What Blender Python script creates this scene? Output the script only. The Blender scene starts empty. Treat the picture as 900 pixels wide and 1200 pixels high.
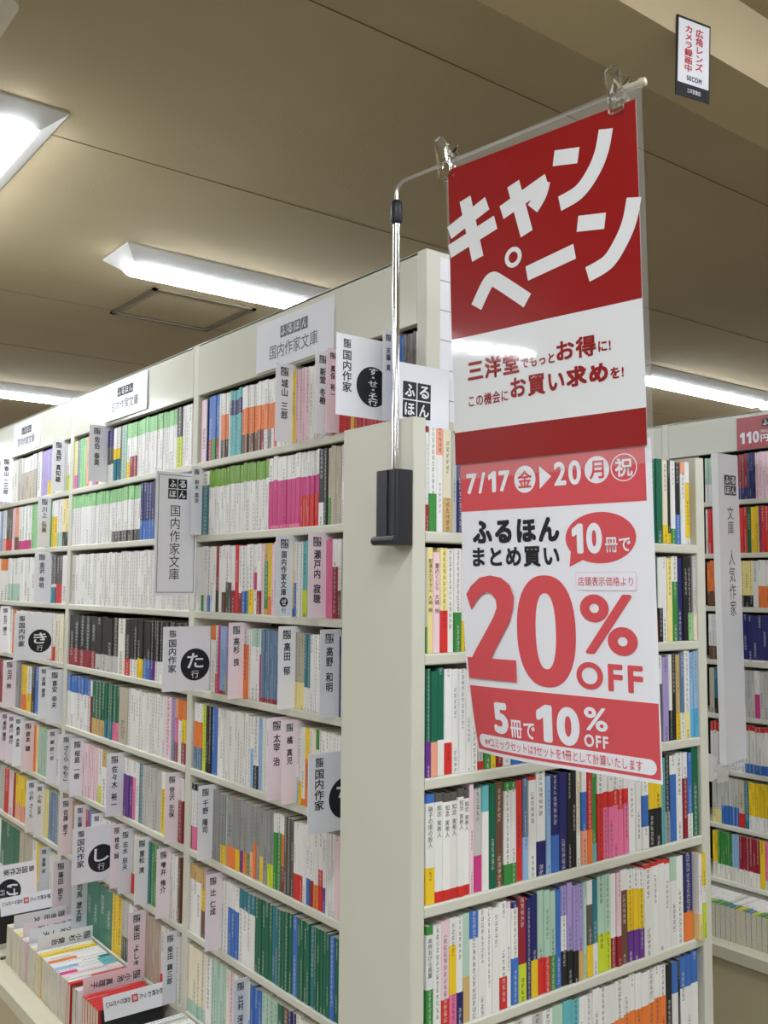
import bpy, math, random
from math import sin, cos, pi
from mathutils import Vector, Matrix

# ---------------------------------------------------------------- camera, world, exposure
SC = bpy.context.scene
COL = SC.collection
cam_data = bpy.data.cameras.new('camera')
cam = bpy.data.objects.new('camera', cam_data)
COL.objects.link(cam)
SC.camera = cam
cam_data.sensor_fit = 'VERTICAL'
cam_data.sensor_height = 36.0
cam_data.lens = 1122.9 / 1200 * 36.0
cam_data.clip_start = 0.02
YAW, PITCH, ROLL = .6567, .0764, .0068
Fv = Vector((sin(YAW) * cos(PITCH), cos(YAW) * cos(PITCH), sin(PITCH)))
R0 = Vector((cos(YAW), -sin(YAW), 0)); U0 = R0.cross(Fv)
Rv = R0 * cos(ROLL) + U0 * sin(ROLL); Uv = -R0 * sin(ROLL) + U0 * cos(ROLL)
cam.matrix_world = Matrix(((Rv.x, Uv.x, -Fv.x, -.8578), (Rv.y, Uv.y, -Fv.y, -1.0463), (Rv.z, Uv.z, -Fv.z, 1.52), (0, 0, 0, 1)))

world = bpy.data.worlds.new('world'); SC.world = world
world.use_nodes = True
world.node_tree.nodes['Background'].inputs[0].default_value = (.9, .95, 1, 1)
world.node_tree.nodes['Background'].inputs[1].default_value = .05
SC.view_settings.view_transform = 'Standard'
SC.view_settings.look = 'None'
SC.view_settings.gamma = 1.0
SC.view_settings.use_curve_mapping = False
SC.view_settings.exposure = 0.0
SC.cycles.use_denoising = True
SC.cycles.max_bounces = 10
SC.cycles.diffuse_bounces = 6
SC.cycles.transparent_max_bounces = 12
LAMP = 48.0                                     # radiance of the tubes' diffusers

# ---------------------------------------------------------------- helpers
def lin(c):
    return tuple((x / 12.92 if x <= .04045 else ((x + .055) / 1.055) ** 2.4) for x in c)
def rgb(r, g, b): return lin((r / 255, g / 255, b / 255))

MATS = {}
def mat(name, color, rough=.5, spec=.5, metal=0, bump=0, bscale=200, trans=0, ior=1.45, alpha=1, coat=0, var=0, vscale=6):
    if name in MATS: return MATS[name]
    m = bpy.data.materials.new(name); m.use_nodes = True
    nt = m.node_tree; b = nt.nodes['Principled BSDF']
    b.inputs['Base Color'].default_value = (*color, 1)
    b.inputs['Roughness'].default_value = rough
    b.inputs['Specular IOR Level'].default_value = spec
    b.inputs['Metallic'].default_value = metal
    b.inputs['Transmission Weight'].default_value = trans
    b.inputs['IOR'].default_value = ior
    b.inputs['Coat Weight'].default_value = coat
    b.inputs['Coat Roughness'].default_value = .06
    if alpha < 1: b.inputs['Alpha'].default_value = alpha
    tc = nt.nodes.new('ShaderNodeTexCoord')
    if bump:
        n = nt.nodes.new('ShaderNodeTexNoise'); n.inputs['Scale'].default_value = bscale; n.inputs['Detail'].default_value = 3
        bp = nt.nodes.new('ShaderNodeBump'); bp.inputs['Strength'].default_value = bump; bp.inputs['Distance'].default_value = .004
        nt.links.new(tc.outputs['Object'], n.inputs['Vector']); nt.links.new(n.outputs[0], bp.inputs['Height'])
        nt.links.new(bp.outputs[0], b.inputs['Normal'])
        if coat: nt.links.new(bp.outputs[0], b.inputs['Coat Normal'])
    if var:
        n = nt.nodes.new('ShaderNodeTexNoise'); n.inputs['Scale'].default_value = vscale; n.inputs['Detail'].default_value = 4
        mx = nt.nodes.new('ShaderNodeMix'); mx.data_type = 'RGBA'
        mx.inputs['A'].default_value = (*[c * (1 - var) for c in color], 1); mx.inputs['B'].default_value = (*[min(1, c * (1 + var)) for c in color], 1)
        nt.links.new(tc.outputs['Object'], n.inputs['Vector']); nt.links.new(n.outputs[0], mx.inputs['Factor'])
        nt.links.new(mx.outputs['Result'], b.inputs['Base Color'])
    MATS[name] = m
    return m

def emit_mat(name, color, strength):
    m = bpy.data.materials.new(name); m.use_nodes = True; nt = m.node_tree
    nt.nodes.clear(); o = nt.nodes.new('ShaderNodeOutputMaterial'); e = nt.nodes.new('ShaderNodeEmission')
    e.inputs[0].default_value = (*color, 1); e.inputs[1].default_value = strength
    nt.links.new(e.outputs[0], o.inputs[0]); MATS[name] = m
    return m

def spine_mat():
    """printed cover: base colour and ink come with the mesh, the marks on the spine are generated from its UV"""
    m = bpy.data.materials.new('printed_cover'); m.use_nodes = True; nt = m.node_tree; N = nt.nodes; L = nt.links
    b = N['Principled BSDF']; b.inputs['Roughness'].default_value = .38; b.inputs['Specular IOR Level'].default_value = .45
    def vc(n):
        a = N.new('ShaderNodeVertexColor'); a.layer_name = n; return a
    def math_(op, a, bb=None, c=None):
        n = N.new('ShaderNodeMath'); n.operation = op
        for i, v in enumerate((a, bb, c)):
            if v is None: continue
            if isinstance(v, (int, float)): n.inputs[i].default_value = v
            else: L.new(v, n.inputs[i])
        return n.outputs[0]
    col, ink = vc('Col'), vc('Ink')
    uv = N.new('ShaderNodeUVMap'); uv.uv_map = 'UVMap'
    sp = N.new('ShaderNodeSeparateXYZ'); L.new(uv.outputs[0], sp.inputs[0])
    u, v = sp.outputs[0], sp.outputs[1]
    cell = math_('FLOOR', v); fr = math_('FRACT', v)
    block = math_('FLOOR', math_('DIVIDE', v, 5.3))
    wn = N.new('ShaderNodeTexWhiteNoise'); wn.noise_dimensions = '1D'; L.new(block, wn.inputs['W'])
    on = math_('GREATER_THAN', wn.outputs['Value'], .42)
    ex = N.new('ShaderNodeVectorMath'); ex.operation = 'MULTIPLY'; L.new(uv.outputs[0], ex.inputs[0]); ex.inputs[1].default_value = (5.5, 4.2, 0)
    vo = N.new('ShaderNodeTexNoise'); vo.inputs['Scale'].default_value = 1.0; vo.inputs['Detail'].default_value = 1; L.new(ex.outputs[0], vo.inputs['Vector'])
    st = math_('GREATER_THAN', vo.outputs[0], .47)
    wid = math_('MULTIPLY_ADD', wn.outputs['Value'], .13, .11)
    du = math_('ABSOLUTE', math_('SUBTRACT', u, .5))
    inu = math_('LESS_THAN', du, wid)
    inv = math_('LESS_THAN', math_('ABSOLUTE', math_('SUBTRACT', fr, .5)), .4)
    mask = math_('MULTIPLY', math_('MULTIPLY', on, st), math_('MULTIPLY', inu, inv))
    mask = math_('MULTIPLY', mask, .62)
    mx = N.new('ShaderNodeMix'); mx.data_type = 'RGBA'
    L.new(mask, mx.inputs['Factor']); L.new(col.outputs[0], mx.inputs['A']); L.new(ink.outputs[0], mx.inputs['B'])
    L.new(mx.outputs['Result'], b.inputs['Base Color'])
    MATS['printed_cover'] = m
    return m

def pages_mat():
    m = bpy.data.materials.new('book_pages'); m.use_nodes = True; nt = m.node_tree; N = nt.nodes; L = nt.links
    b = N['Principled BSDF']; b.inputs['Roughness'].default_value = .9
    tc = N.new('ShaderNodeTexCoord')
    w = N.new('ShaderNodeTexWave'); w.inputs['Scale'].default_value = 260; w.inputs['Distortion'].default_value = 1.5
    L.new(tc.outputs['Object'], w.inputs['Vector'])
    mx = N.new('ShaderNodeMix'); mx.data_type = 'RGBA'
    mx.inputs['A'].default_value = (*rgb(196, 188, 165), 1); mx.inputs['B'].default_value = (*rgb(222, 216, 198), 1)
    L.new(w.outputs[0], mx.inputs['Factor']); L.new(mx.outputs['Result'], b.inputs['Base Color'])
    MATS['book_pages'] = m
    return m

class MB:
    """collects faces; build() links them as one mesh object"""
    def __init__(s): s.v = []; s.f = []; s.m = []; s.c = []; s.k = []; s.uv = []; s.colored = False
    def face(s, idx, m=0, c=None, k=None, uv=None):
        s.f.append(idx); s.m.append(m); s.c.append(c); s.k.append(k); s.uv.append(uv)
    def verts(s, pts):
        n = len(s.v); s.v.extend([tuple(p) for p in pts]); return n
    def box(s, x0, x1, y0, y1, z0, z1, m=0):
        n = s.verts([(x, y, z) for z in (z0, z1) for y in (y0, y1) for x in (x0, x1)])
        for q in ((0, 2, 3, 1), (4, 5, 7, 6), (0, 1, 5, 4), (2, 6, 7, 3), (0, 4, 6, 2), (1, 3, 7, 5)):
            s.face([n + i for i in q], m)
        return s
    def bevbox(s, x0, x1, y0, y1, z0, z1, r, axis='z', m=0, seg=3):
        """box whose four edges along axis are rounded"""
        lo = {'x': (y0, y1, z0, z1, x0, x1), 'y': (x0, x1, z0, z1, y0, y1), 'z': (x0, x1, y0, y1, z0, z1)}[axis]
        a0, a1, b0, b1, c0, c1 = lo
        o = []
        for (cx, cy, st) in ((a1 - r, b1 - r, 0), (a0 + r, b1 - r, 1), (a0 + r, b0 + r, 2), (a1 - r, b0 + r, 3)):
            for i in range(seg + 1):
                t = (st + i / seg) * pi / 2; o.append((cx + r * cos(t), cy + r * sin(t)))
        return s.prism(o, c0, c1, axis, m)
    def prism(s, outline, c0, c1, axis='z', m=0):
        def P(a, b, c): return {'x': (c, a, b), 'y': (a, c, b), 'z': (a, b, c)}[axis]
        k = len(outline); n = s.verts([P(a, b, c) for c in (c0, c1) for a, b in outline])
        s.face([n + i for i in range(k)][::-1], m); s.face([n + k + i for i in range(k)], m)
        for i in range(k):
            j = (i + 1) % k; s.face([n + i, n + j, n + k + j, n + k + i], m)
        return s
    def tube(s, pts, r, seg=12, m=0, cap=True):
        pts = [Vector(p) for p in pts]; rings = []
        rs = r if isinstance(r, (list, tuple)) else [r] * len(pts)
        up = None
        for i, p in enumerate(pts):
            d = (pts[min(i + 1, len(pts) - 1)] - pts[max(i - 1, 0)]).normalized()
            if up is None:
                up = Vector((0, 0, 1)) if abs(d.z) < .9 else Vector((1, 0, 0))
            a = d.cross(up).normalized(); bq = a.cross(d).normalized(); up = bq
            rings.append(s.verts([p + (a * cos(2 * pi * q / seg) + bq * sin(2 * pi * q / seg)) * rs[i] for q in range(seg)]))
        for A, B in zip(rings, rings[1:]):
            for q in range(seg):
                w = (q + 1) % seg; s.face([A + q, A + w, B + w, B + q], m)
        if cap:
            s.face([rings[0] + q for q in range(seg)][::-1], m); s.face([rings[-1] + q for q in range(seg)], m)
        return s
    def polymap(s, pts2, polys, P, n_off, m=0):
        n = s.verts([P(x, y, n_off + z) for x, y, z in pts2])
        for f in polys: s.face([n + i for i in f], m)
        return s
    def quad2(s, P, u0, u1, v0, v1, off, m=0, nu=1, nv=1):
        n = s.verts([P(u0 + (u1 - u0) * i / nu, v0 + (v1 - v0) * j / nv, off) for j in range(nv + 1) for i in range(nu + 1)])
        for j in range(nv):
            for i in range(nu):
                a = n + j * (nu + 1) + i; s.face([a, a + 1, a + nu + 2, a + nu + 1], m)
        return s
    def disc2(s, P, u, v, ru, rv, off, m=0, seg=40):
        n = s.verts([P(u + ru * cos(2 * pi * i / seg), v + rv * sin(2 * pi * i / seg), off) for i in range(seg)])
        s.face([n + i for i in range(seg)], m); return s
    def ring2(s, P, u, v, ru, rv, t, off, m=0, seg=40):
        n = s.verts([P(u + (ru - q) * cos(2 * pi * i / seg), v + (rv - q) * sin(2 * pi * i / seg), off) for q in (0, t) for i in range(seg)])
        for i in range(seg):
            j = (i + 1) % seg; s.face([n + i, n + j, n + seg + j, n + seg + i], m)
        return s
    def build(s, name, mats, parent=None, smooth=False, loc=None):
        me = bpy.data.meshes.new(name); me.from_pydata(s.v, [], s.f)
        if not isinstance(mats, (list, tuple)): mats = [mats]
        for q in mats: me.materials.append(q)
        me.polygons.foreach_set('material_index', s.m)
        if s.colored:
            ca = me.color_attributes.new('Col', 'FLOAT_COLOR', 'CORNER'); ka = me.color_attributes.new('Ink', 'FLOAT_COLOR', 'CORNER')
            ul = me.uv_layers.new(name='UVMap')
            cc = []; kk = []; uu = []
            for f, c, k, uv in zip(s.f, s.c, s.k, s.uv):
                c = c or (.7, .7, .7); k = k or c
                for i in range(len(f)):
                    cc.extend((*c, 1)); kk.extend((*k, 1))
                    uu.extend(uv[i] if uv else (-5, 0))
            ca.data.foreach_set('color', cc); ka.data.foreach_set('color', kk); ul.data.foreach_set('uv', uu)
        if smooth: me.polygons.foreach_set('use_smooth', [True] * len(me.polygons))
        me.update()
        o = bpy.data.objects.new(name, me); COL.objects.link(o)
        if parent: o.parent = parent
        if loc: o.location = loc
        return o

def tag(o, label=None, cat=None, group=None, kind=None):
    if label: o['label'] = label
    if cat: o['category'] = cat
    if group: o['group'] = group
    if kind: o['kind'] = kind
    return o
def thing(name, label, cat, loc=(0, 0, 0), group=None):
    o = bpy.data.objects.new(name, None); COL.objects.link(o); o.location = loc; o.empty_display_size = .05
    return tag(o, label, cat, group)
def struct(o):
    o['kind'] = 'structure'; return o

# ---------------------------------------------------------------- lettering
_tc = bpy.data.curves.new('lettering_source', 'FONT'); _to = bpy.data.objects.new('lettering_source', _tc); COL.objects.link(_to)
_G = {}
def glyph(ch, bold=0):
    key = (ch, bold)
    if key in _G: return _G[key]
    if bold >= .01:                              # heavier weight: the outline laid down several times around its place
        pts, po, adv = glyph(ch, 0); P = []; F = []; m = 4 if bold >= .04 else 2
        ring = [(q / m * 2 - 1, sg) for q in range(m + 1) for sg in (-1, 1)] + [(sg, q / m * 2 - 1) for q in range(1, m) for sg in (-1, 1)] + [(0, 0)]
        if ord(ch) < 128: ring = [(cos(2 * pi * q / 14), sin(2 * pi * q / 14)) for q in range(14)] + [(0, 0)]
        for i, (dx, dy) in enumerate(ring):
            n = len(P)
            P += [(x + bold * dx, y + bold * dy, i * 1.5e-5) for x, y, _ in pts]; F += [tuple(n + j for j in f) for f in po]
        _G[key] = (P, F, adv + 2 * bold); return _G[key]
    if ch == '1':                                # figure one with a flag
        _G[key] = ([(.24, 0, 0), (.37, 0, 0), (.37, .69, 0), (.26, .69, 0), (.07, .57, 0), (.07, .44, 0), (.24, .535, 0)], [(0, 1, 2, 3, 6), (3, 4, 5, 6)], .45); return _G[key]
    _tc.body = ch; _tc.resolution_u = 8 if ord(ch) < 128 else 3
    dg = bpy.context.evaluated_depsgraph_get(); e = _to.evaluated_get(dg); me = e.to_mesh()
    pts = [(v.co.x, v.co.y, 0) for v in me.vertices]; po = [tuple(p.vertices) for p in me.polygons]
    e.to_mesh_clear()
    if ord(ch) > 0x2000: adv = 1.0
    else: adv = (max((p[0] for p in pts), default=.25) + .07)
    _G[key] = (pts, po, adv)
    return _G[key]
def layout(text, bold=0, vertical=False, gap=0):
    """glyph outlines of a string in em units"""
    P = []; F = []; x = y = 0
    for ch in text:
        if ch == ' ':
            if vertical: y -= .55
            else: x += .4
            continue
        pts, po, adv = glyph(ch, bold); n = len(P)
        if vertical and ch == 'ー':
            pts = [(.5 + (b - .38), .38 - (a - .5), q) for a, b, q in pts]
        P += [(a + x, b + y, q) for a, b, q in pts]; F += [tuple(n + i for i in f) for f in po]
        if vertical: y -= 1 + gap
        else: x += adv + gap
    return P, F
def text_fit(mb, text, T, u0, v0, u1, v1, off, m=0, bold=0, vertical=False, gap=0, rot=0):
    """lettering scaled to fill the box u0..u1, v0..v1 (v up), then turned about its centre"""
    P, F = layout(text, bold, vertical, gap)
    xs = [p[0] for p in P]; ys = [p[1] for p in P]
    a, b, c, d = min(xs), max(xs), min(ys), max(ys)
    sx, sy = (u1 - u0) / (b - a), (v1 - v0) / (d - c)
    cu, cv = (u0 + u1) / 2, (v0 + v1) / 2; cr, sr = cos(rot), sin(rot)
    out = []
    for x, y, z in P:
        u = (x - (a + b) / 2) * sx; v = (y - (c + d) / 2) * sy
        out.append((cu + u * cr - v * sr, cv + u * sr + v * cr, z))
    mb.polymap(out, F, T, off, m)
def text_at(mb, text, T, u, v, size, off, m=0, bold=0, vertical=False, gap=0):
    P, F = layout(text, bold, vertical, gap)
    mb.polymap([(u + x * size, v + y * size, z) for x, y, z in P], F, T, off, m)
def frame(o, ud, vd):
    """plane with origin o, right ud, up vd: maps (u, v, offset) to a point"""
    o = Vector(o); ud = Vector(ud).normalized(); vd = Vector(vd).normalized(); n = ud.cross(vd)
    return lambda u, v, q: o + ud * u + vd * v + n * q

# ---------------------------------------------------------------- materials
M_CEIL = mat('ceiling_board', rgb(172, 157, 128), .9, .2, bump=.25, bscale=140, var=.05, vscale=3)
M_BEAM = mat('beam_paint', rgb(196, 180, 146), .85, .2, bump=.2, bscale=120, var=.04, vscale=5)
M_SEAM = mat('ceiling_seam', rgb(120, 106, 80), .9)
M_WALL = mat('wall_paint', rgb(205, 198, 180), .9, .2, var=.03)
M_FLOOR = mat('floor_tile', rgb(150, 142, 126), .45, .4, var=.08, vscale=2)
M_SHELF = mat('painted_steel', rgb(212, 211, 196), .42, .45, var=.025, vscale=9)
M_DARK = mat('dark_back_steel', rgb(58, 56, 50), .7, .3)  # dark colour chosen to deepen the black gaps above the books
M_HEAD = mat('glossy_painted_steel', rgb(216, 216, 202), .13, .5, bump=.04, bscale=40)
M_WHITE = mat('white_card', rgb(238, 238, 243), .5, .4, var=.015, vscale=12)
M_PLASTIC = mat('sleeved_card', rgb(232, 233, 240), .16, .5, bump=.06, bscale=30)
M_PINKCARD = mat('pink_white_card', rgb(240, 226, 232), .5, .4)
M_GREYCARD = mat('grey_white_card', rgb(222, 224, 231), .45, .4)
M_INK = mat('black_ink', rgb(36, 36, 40), .45, .4)
M_BLACK = mat('black_plastic', rgb(38, 40, 44), .42, .5, bump=.1, bscale=600)
M_CHROME = mat('chrome', (.82, .82, .82), .12, .5, 1)
M_CLEAR = mat('clear_plastic', (.97, .98, .98), .06, .5, trans=1, ior=1.46)
M_RED = mat('poster_red', rgb(148, 18, 22), .3, .4, coat=.9, bump=.07, bscale=16)
M_PWHITE = mat('poster_white', rgb(228, 229, 229), .3, .4, coat=.9, bump=.07, bscale=16)
M_RED2 = mat('paper_red', rgb(214, 84, 90), .62, .3)
M_PAPER = mat('paper_white', rgb(236, 236, 242), .62, .3)
M_LAMPBODY = mat('lamp_housing', rgb(214, 214, 214), .4, .4)
M_TUBE = emit_mat('lamp_diffuser', (.93, .99, 1.06), LAMP)
M_COVER = spine_mat(); M_PAGES = pages_mat()

# ---------------------------------------------------------------- the room
H = 2.70
def slab(name, x0, x1, y0, y1, z0, z1, m):
    return struct(MB().box(x0, x1, y0, y1, z0, z1).build(name, m))
slab('floor', -6.5, 6.5, -5.5, 9.5, -.1, 0, M_FLOOR)
slab('ceiling', -6.5, 6.5, -5.5, 9.5, H, H + .1, M_CEIL)
slab('wall_left', -6.6, -6.5, -5.5, 9.5, 0, H, M_WALL)
slab('wall_right', 6.5, 6.6, -5.5, 9.5, 0, H, M_WALL)
slab('wall_back', -6.5, 6.5, 9.5, 9.6, 0, H, M_WALL)
slab('wall_front', -6.5, 6.5, -5.6, -5.5, 0, H, M_WALL)
slab('trim_1', -6.5, 6.5, -.017, .138, 2.55, H, M_BEAM)          # the beam crossing overhead
slab('trim_2', -6.5, 6.5, .138, .156, 2.676, H, M_SEAM)          # narrow darker strip where beam meets ceiling
for i, y in enumerate((.518, 1.43, 2.9, 3.8)):
    slab('trim_%d' % (i + 3), -6.5, 6.5, y - .0015, y + .0015, H - .0012, H, M_SEAM)

h = thing('access_hatch', 'square flush access hatch with thin dark frame in the ceiling', 'ceiling hatch', (.93, 2.71, H))
MB().box(-.195, .195, -.19, .19, -.003, 0).build('hatch_panel', M_CEIL, h)
fr = MB()
for a in ((-.235, .235, -.225, -.205), (-.235, .235, .205, .225), (-.235, -.215, -.225, .225), (.215, .235, -.225, .225)): fr.box(a[0], a[1], a[2], a[3], -.008, 0)
fr.build('hatch_frame', mat('hatch_metal', rgb(104, 94, 76), .5), h)

# ---------------------------------------------------------------- lamps
def nth(n): return '%d%s' % (n, 'th' if 10 <= n % 100 <= 20 else {1: 'st', 2: 'nd', 3: 'rd'}.get(n % 10, 'th'))
def lamp(x0, y0, L, along, label, g='long batten lamps on the ceiling', wide=.23):
    """slanted-sided batten lamp with a raised rounded diffuser; its long axis is X or Y"""
    W = wide
    c = (x0 + L / 2, y0 + W / 2, H) if along == 'x' else (x0 + W / 2, y0 + L / 2, H)
    t = thing('ceiling_light', label, 'ceiling light', c, g)
    def A(a, b, z): return (a, b, z) if along == 'x' else (b, a, z)
    hb = MB(); a = L / 2; d = .05; zc = -.045; wi = W / 2 - .055
    n = hb.verts([A(*p) for p in ((-a, -W/2, 0), (a, -W/2, 0), (a, W/2, 0), (-a, W/2, 0), (-a, -W/2, -.006), (a, -W/2, -.006), (a, W/2, -.006), (-a, W/2, -.006),
                                  (-a + d, -wi, zc), (a - d, -wi, zc), (a - d, wi, zc), (-a + d, wi, zc))])
    for q in ((0, 1, 2, 3), (0, 1, 5, 4), (1, 2, 6, 5), (2, 3, 7, 6), (3, 0, 4, 7), (4, 5, 9, 8), (6, 7, 11, 10), (8, 9, 10, 11)): hb.face([n + i for i in q])
    hb.build('housing', M_LAMPBODY, t)
    for s in (-1, 1):
        e = MB(); n = e.verts([A(*p) for p in ((s * a, -W/2, -.006), (s * a, W/2, -.006), (s * (a - d), wi, zc), (s * (a - d), -wi, zc))]); e.face([n, n + 1, n + 2, n + 3])
        e.build('end_cap', M_LAMPBODY, t)
    db = MB(); wo = wi - .003; prof = [(-wo, zc)] + [(-wo * cos(q * pi / 10), zc - .004 - .026 * sin(q * pi / 10)) for q in range(11)] + [(wo, zc)]
    aa = a - d - .004
    n = db.verts([A(s, y, z) for s in (-aa, -aa + .02, aa - .02, aa) for (y, z) in [(p[0] * (.9 if abs(s) == aa else 1), p[1] if abs(s) != aa else zc + (p[1] - zc) * .6) for p in prof]])
    k = len(prof)
    for r_ in range(3):
        for i in range(k - 1): db.face([n + r_ * k + i, n + r_ * k + i + 1, n + (r_ + 1) * k + i + 1, n + (r_ + 1) * k + i])
    db.face([n + i for i in range(k)]); db.face([n + 3 * k + i for i in range(k)])
    db.build('diffuser', M_TUBE, t, smooth=True)
    return t
SEEN = {(.41, 2.06): 'lit batten lamp beside the square ceiling hatch, above the tall bookcase', (-2.2, 4.73): 'lit batten lamp mirrored in the header of the tall bookcase, out of frame',
        (.41, 4.73): 'farthest lit batten lamp, at the left edge behind the header of the tall bookcase', (3.32, 2.06): 'lit batten lamp right of the hanging red poster'}
ROWW = ['nearest the front wall', 'over the aisle behind the camera', 'level with the square hatch', 'beyond the square hatch', 'nearest the back wall']  # the row behind the camera is added, unseen, to brighten beam and end panel
for iy, (y, xs) in enumerate(((-4.2, (-4.85, -2.2, .41, 3.32)), (-1.15, (-3.7, -1.7, .3, 3.0)), (2.06, (-4.85, -2.7, .41, 3.32, 4.575)), (4.73, (-4.85, -2.2, .41, 3.32)), (7.4, (-4.85, -2.2, .41, 3.32)))):
    for ix, x in enumerate(xs):
        lamp(x, y, 1.25, 'x', SEEN.get((x, y), 'lit batten lamp, %s from left in the row %s' % (nth(ix + 1), ROWW[iy])))
lamp(-1.62, -2.2, 1.25, 'y', 'lit batten lamp over the left aisle pointing along the bookcase, out of frame', 'lamp set across the rows')  # unseen lamp, added to lift the end panel and the poster
lamp(-.30, 1.28, 1.25, 'y', 'lit wide batten lamp at upper left pointing along the bookcase', 'lamp set across the rows')

ac = thing('ceiling_unit', 'pale ceiling unit whose corner shows at the top left of the photo', 'ceiling unit', (-.75, 1.2, H))
n = MB(); n.bevbox(-.42, .42, -.4, .4, -.055, 0, .03, 'z'); n.build('unit_body', mat('unit_plastic', rgb(214, 208, 190), .6), ac)
n = MB().box(-.2, .2, -.2, .2, -.06, -.054); n.build('intake_grille', mat('unit_grille', rgb(180, 176, 164), .6), ac)

# ---------------------------------------------------------------- bookcases
XG, YG, XR = .1694, .173, 1.963
GZ = [1.8067, 1.6346, 1.4570, 1.2766, 1.0955, .9130, .7314, .5520]
SZ = [1.598, 1.4235, 1.2495, 1.0745, .8975, .722]
RZ = [1.807, 1.633, 1.458, 1.2826, 1.1068, .930, .754, .579]
def shelf_y(mb, y0, y1, x, z, depth=.17):      # shelf in a case that faces -X, front lip at x
    mb.bevbox(x, x + .012, y0, y1, z - .0165, z, .003, 'y')
    mb.box(x + .010, x + depth, y0, y1, z - .004, z - .0005)

t = thing('end_bookcase', 'lower pale bookcase on the end of the tall one, facing right', 'bookcase', (0, 0, 0))
EW, ED, ET = .704, .173, 1.761
for nm, x0 in (('side_panel', 0), ('side_panel', EW - .025)):
    MB().bevbox(x0, x0 + .025, 0, ED - .001, 0, ET, .003, 'z').build(nm, M_SHELF, t)
MB().box(.025, EW - .025, ED - .008, ED - .002, .05, 1.60).build('back_panel', M_DARK, t)
for z in SZ + [.545, .37]:
    s = MB(); s.bevbox(.025, EW - .025, .001, .013, z - .0165, z, .003, 'x'); s.box(.025, EW - .025, .012, ED - .008, z - .004, z - .0005); s.build('shelf', M_SHELF, t)
MB().box(.025, EW - .025, .01, ED - .01, 0, .12).build('kick_board', M_SHELF, t)
MB().box(EW - .0262, EW - .025, .10, .135, 1.736, 1.740).build('pin_slot', M_INK, t)

def tall_case(name, label, x, ys, zs, ztop, zhead, depth=.183, tray=None, tray_to=None):
    t = thing(name, label, 'bookcase', (x, ys[0], 0))
    X = lambda q: q - x
    Y = lambda q: q - ys[0]
    for i, y in enumerate(ys):
        a, b = (y, y + .025) if i == 0 else (y - .014, y + .014)
        MB().bevbox(0, 2 * depth if i == 0 else depth - .002, Y(a), Y(b), 0, ztop, .003, 'z').build('upright', M_SHELF, t)
    for i, (ya, yb) in enumerate(zip(ys, ys[1:])):
        y0, y1 = ya + (.025 if i == 0 else .014), yb - .014
        MB().bevbox(0, .018, Y(y0), Y(y1), zhead, ztop, .002, 'y').build('header', M_HEAD, t)
        for z in zs:
            s = MB(); shelf_y(s, Y(y0), Y(y1), 0, z, depth - .004); s.build('shelf', M_SHELF, t)
        MB().box(0, depth, Y(y0), Y(y1), ztop - .005, ztop - .001).build('top_board', M_SHELF, t)
        MB().box(.012, .02, Y(y0), Y(y1), 0, zs[-1] - .017).build('lower_panel', M_SHELF, t)
        f = MB(); ft = .447
        f.box(-.165, .0, Y(y0), Y(y1), ft - .006, ft)
        o = [(-.214, ft - .03), (-.214, ft + .004), (-.208, ft + .010), (-.170, ft + .010), (-.165, ft + .004), (-.165, ft - .03)]
        f.prism([(a, b) for a, b in o], Y(y0 - .014), Y(y1 + .014), 'y')
        f.build('display_tray', mat('tray_board', rgb(216, 210, 186), .5, var=.02), t)
        MB().box(-.200, -.012, Y(y0 - .014), Y(y1 + .014), 0, ft - .03).build('base_cabinet', mat('olive_steel', rgb(196, 184, 150), .5), t)
    MB().box(depth - .002, depth + .004, Y(ys[0] + .025), Y(ys[-1]), 0, ztop - .006).build('back_panel', M_DARK, t)
    return t
tall_case('tall_bookcase', 'long tall pale bookcase running away on the left, signs along its header', XG, [YG, 1.028, 1.866, 2.704, 3.542], GZ, 2.093, 1.968)
tall_case('facing_bookcase', 'tall pale bookcase across the right aisle, red price sign on its header', XR, [-.708, .145, .997, 1.85], RZ, 2.09, 1.968)

# ---------------------------------------------------------------- books
PAL = {'W': (234, 232, 228), 'w': (230, 226, 214), 'C': (236, 226, 200), 'c': (190, 180, 160), 'g': (196, 194, 188), 'G': (150, 150, 148), 'D': (92, 88, 84), 'K': (34, 34, 36),
       'N': (38, 40, 104), 'B': (62, 112, 190), 'b': (150, 186, 224), 's': (92, 178, 220), 'T': (44, 120, 136), 't': (104, 184, 188), 'E': (22, 102, 76), 'e': (62, 140, 64),
       'l': (150, 206, 142), 'L': (206, 222, 52), 'm': (176, 206, 186), 'Y': (240, 202, 40), 'y': (240, 224, 150), 'O': (238, 128, 58), 'o': (240, 166, 138), 'R': (212, 48, 44),
       'r': (150, 36, 50), 'M': (206, 60, 130), 'P': (232, 120, 160), 'p': (238, 206, 214), 'V': (104, 54, 140), 'v': (168, 152, 206), 'U': (110, 76, 54), 'u': (206, 172, 112), 'A': (96, 124, 156), 'F': (122, 168, 58), 'H': (66, 124, 104)}
CNAME = {'W': 'white', 'w': 'off-white', 'C': 'cream', 'c': 'beige', 'g': 'light grey', 'G': 'grey', 'D': 'dark grey', 'K': 'black', 'N': 'navy', 'B': 'blue', 'b': 'light blue', 's': 'sky blue',
         'T': 'teal', 't': 'aqua', 'E': 'dark green', 'e': 'green', 'l': 'pale green', 'L': 'lime', 'm': 'mint', 'Y': 'yellow', 'y': 'pale yellow', 'O': 'orange', 'o': 'salmon', 'R': 'red',
         'r': 'dark red', 'M': 'magenta', 'P': 'pink', 'p': 'pale pink', 'V': 'purple', 'v': 'lavender', 'U': 'brown', 'u': 'tan', 'A': 'slate blue', 'F': 'leaf green', 'H': 'sea green'}
BASE_OVERRIDE = {}
RNG = random.Random(11)
import re
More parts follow.
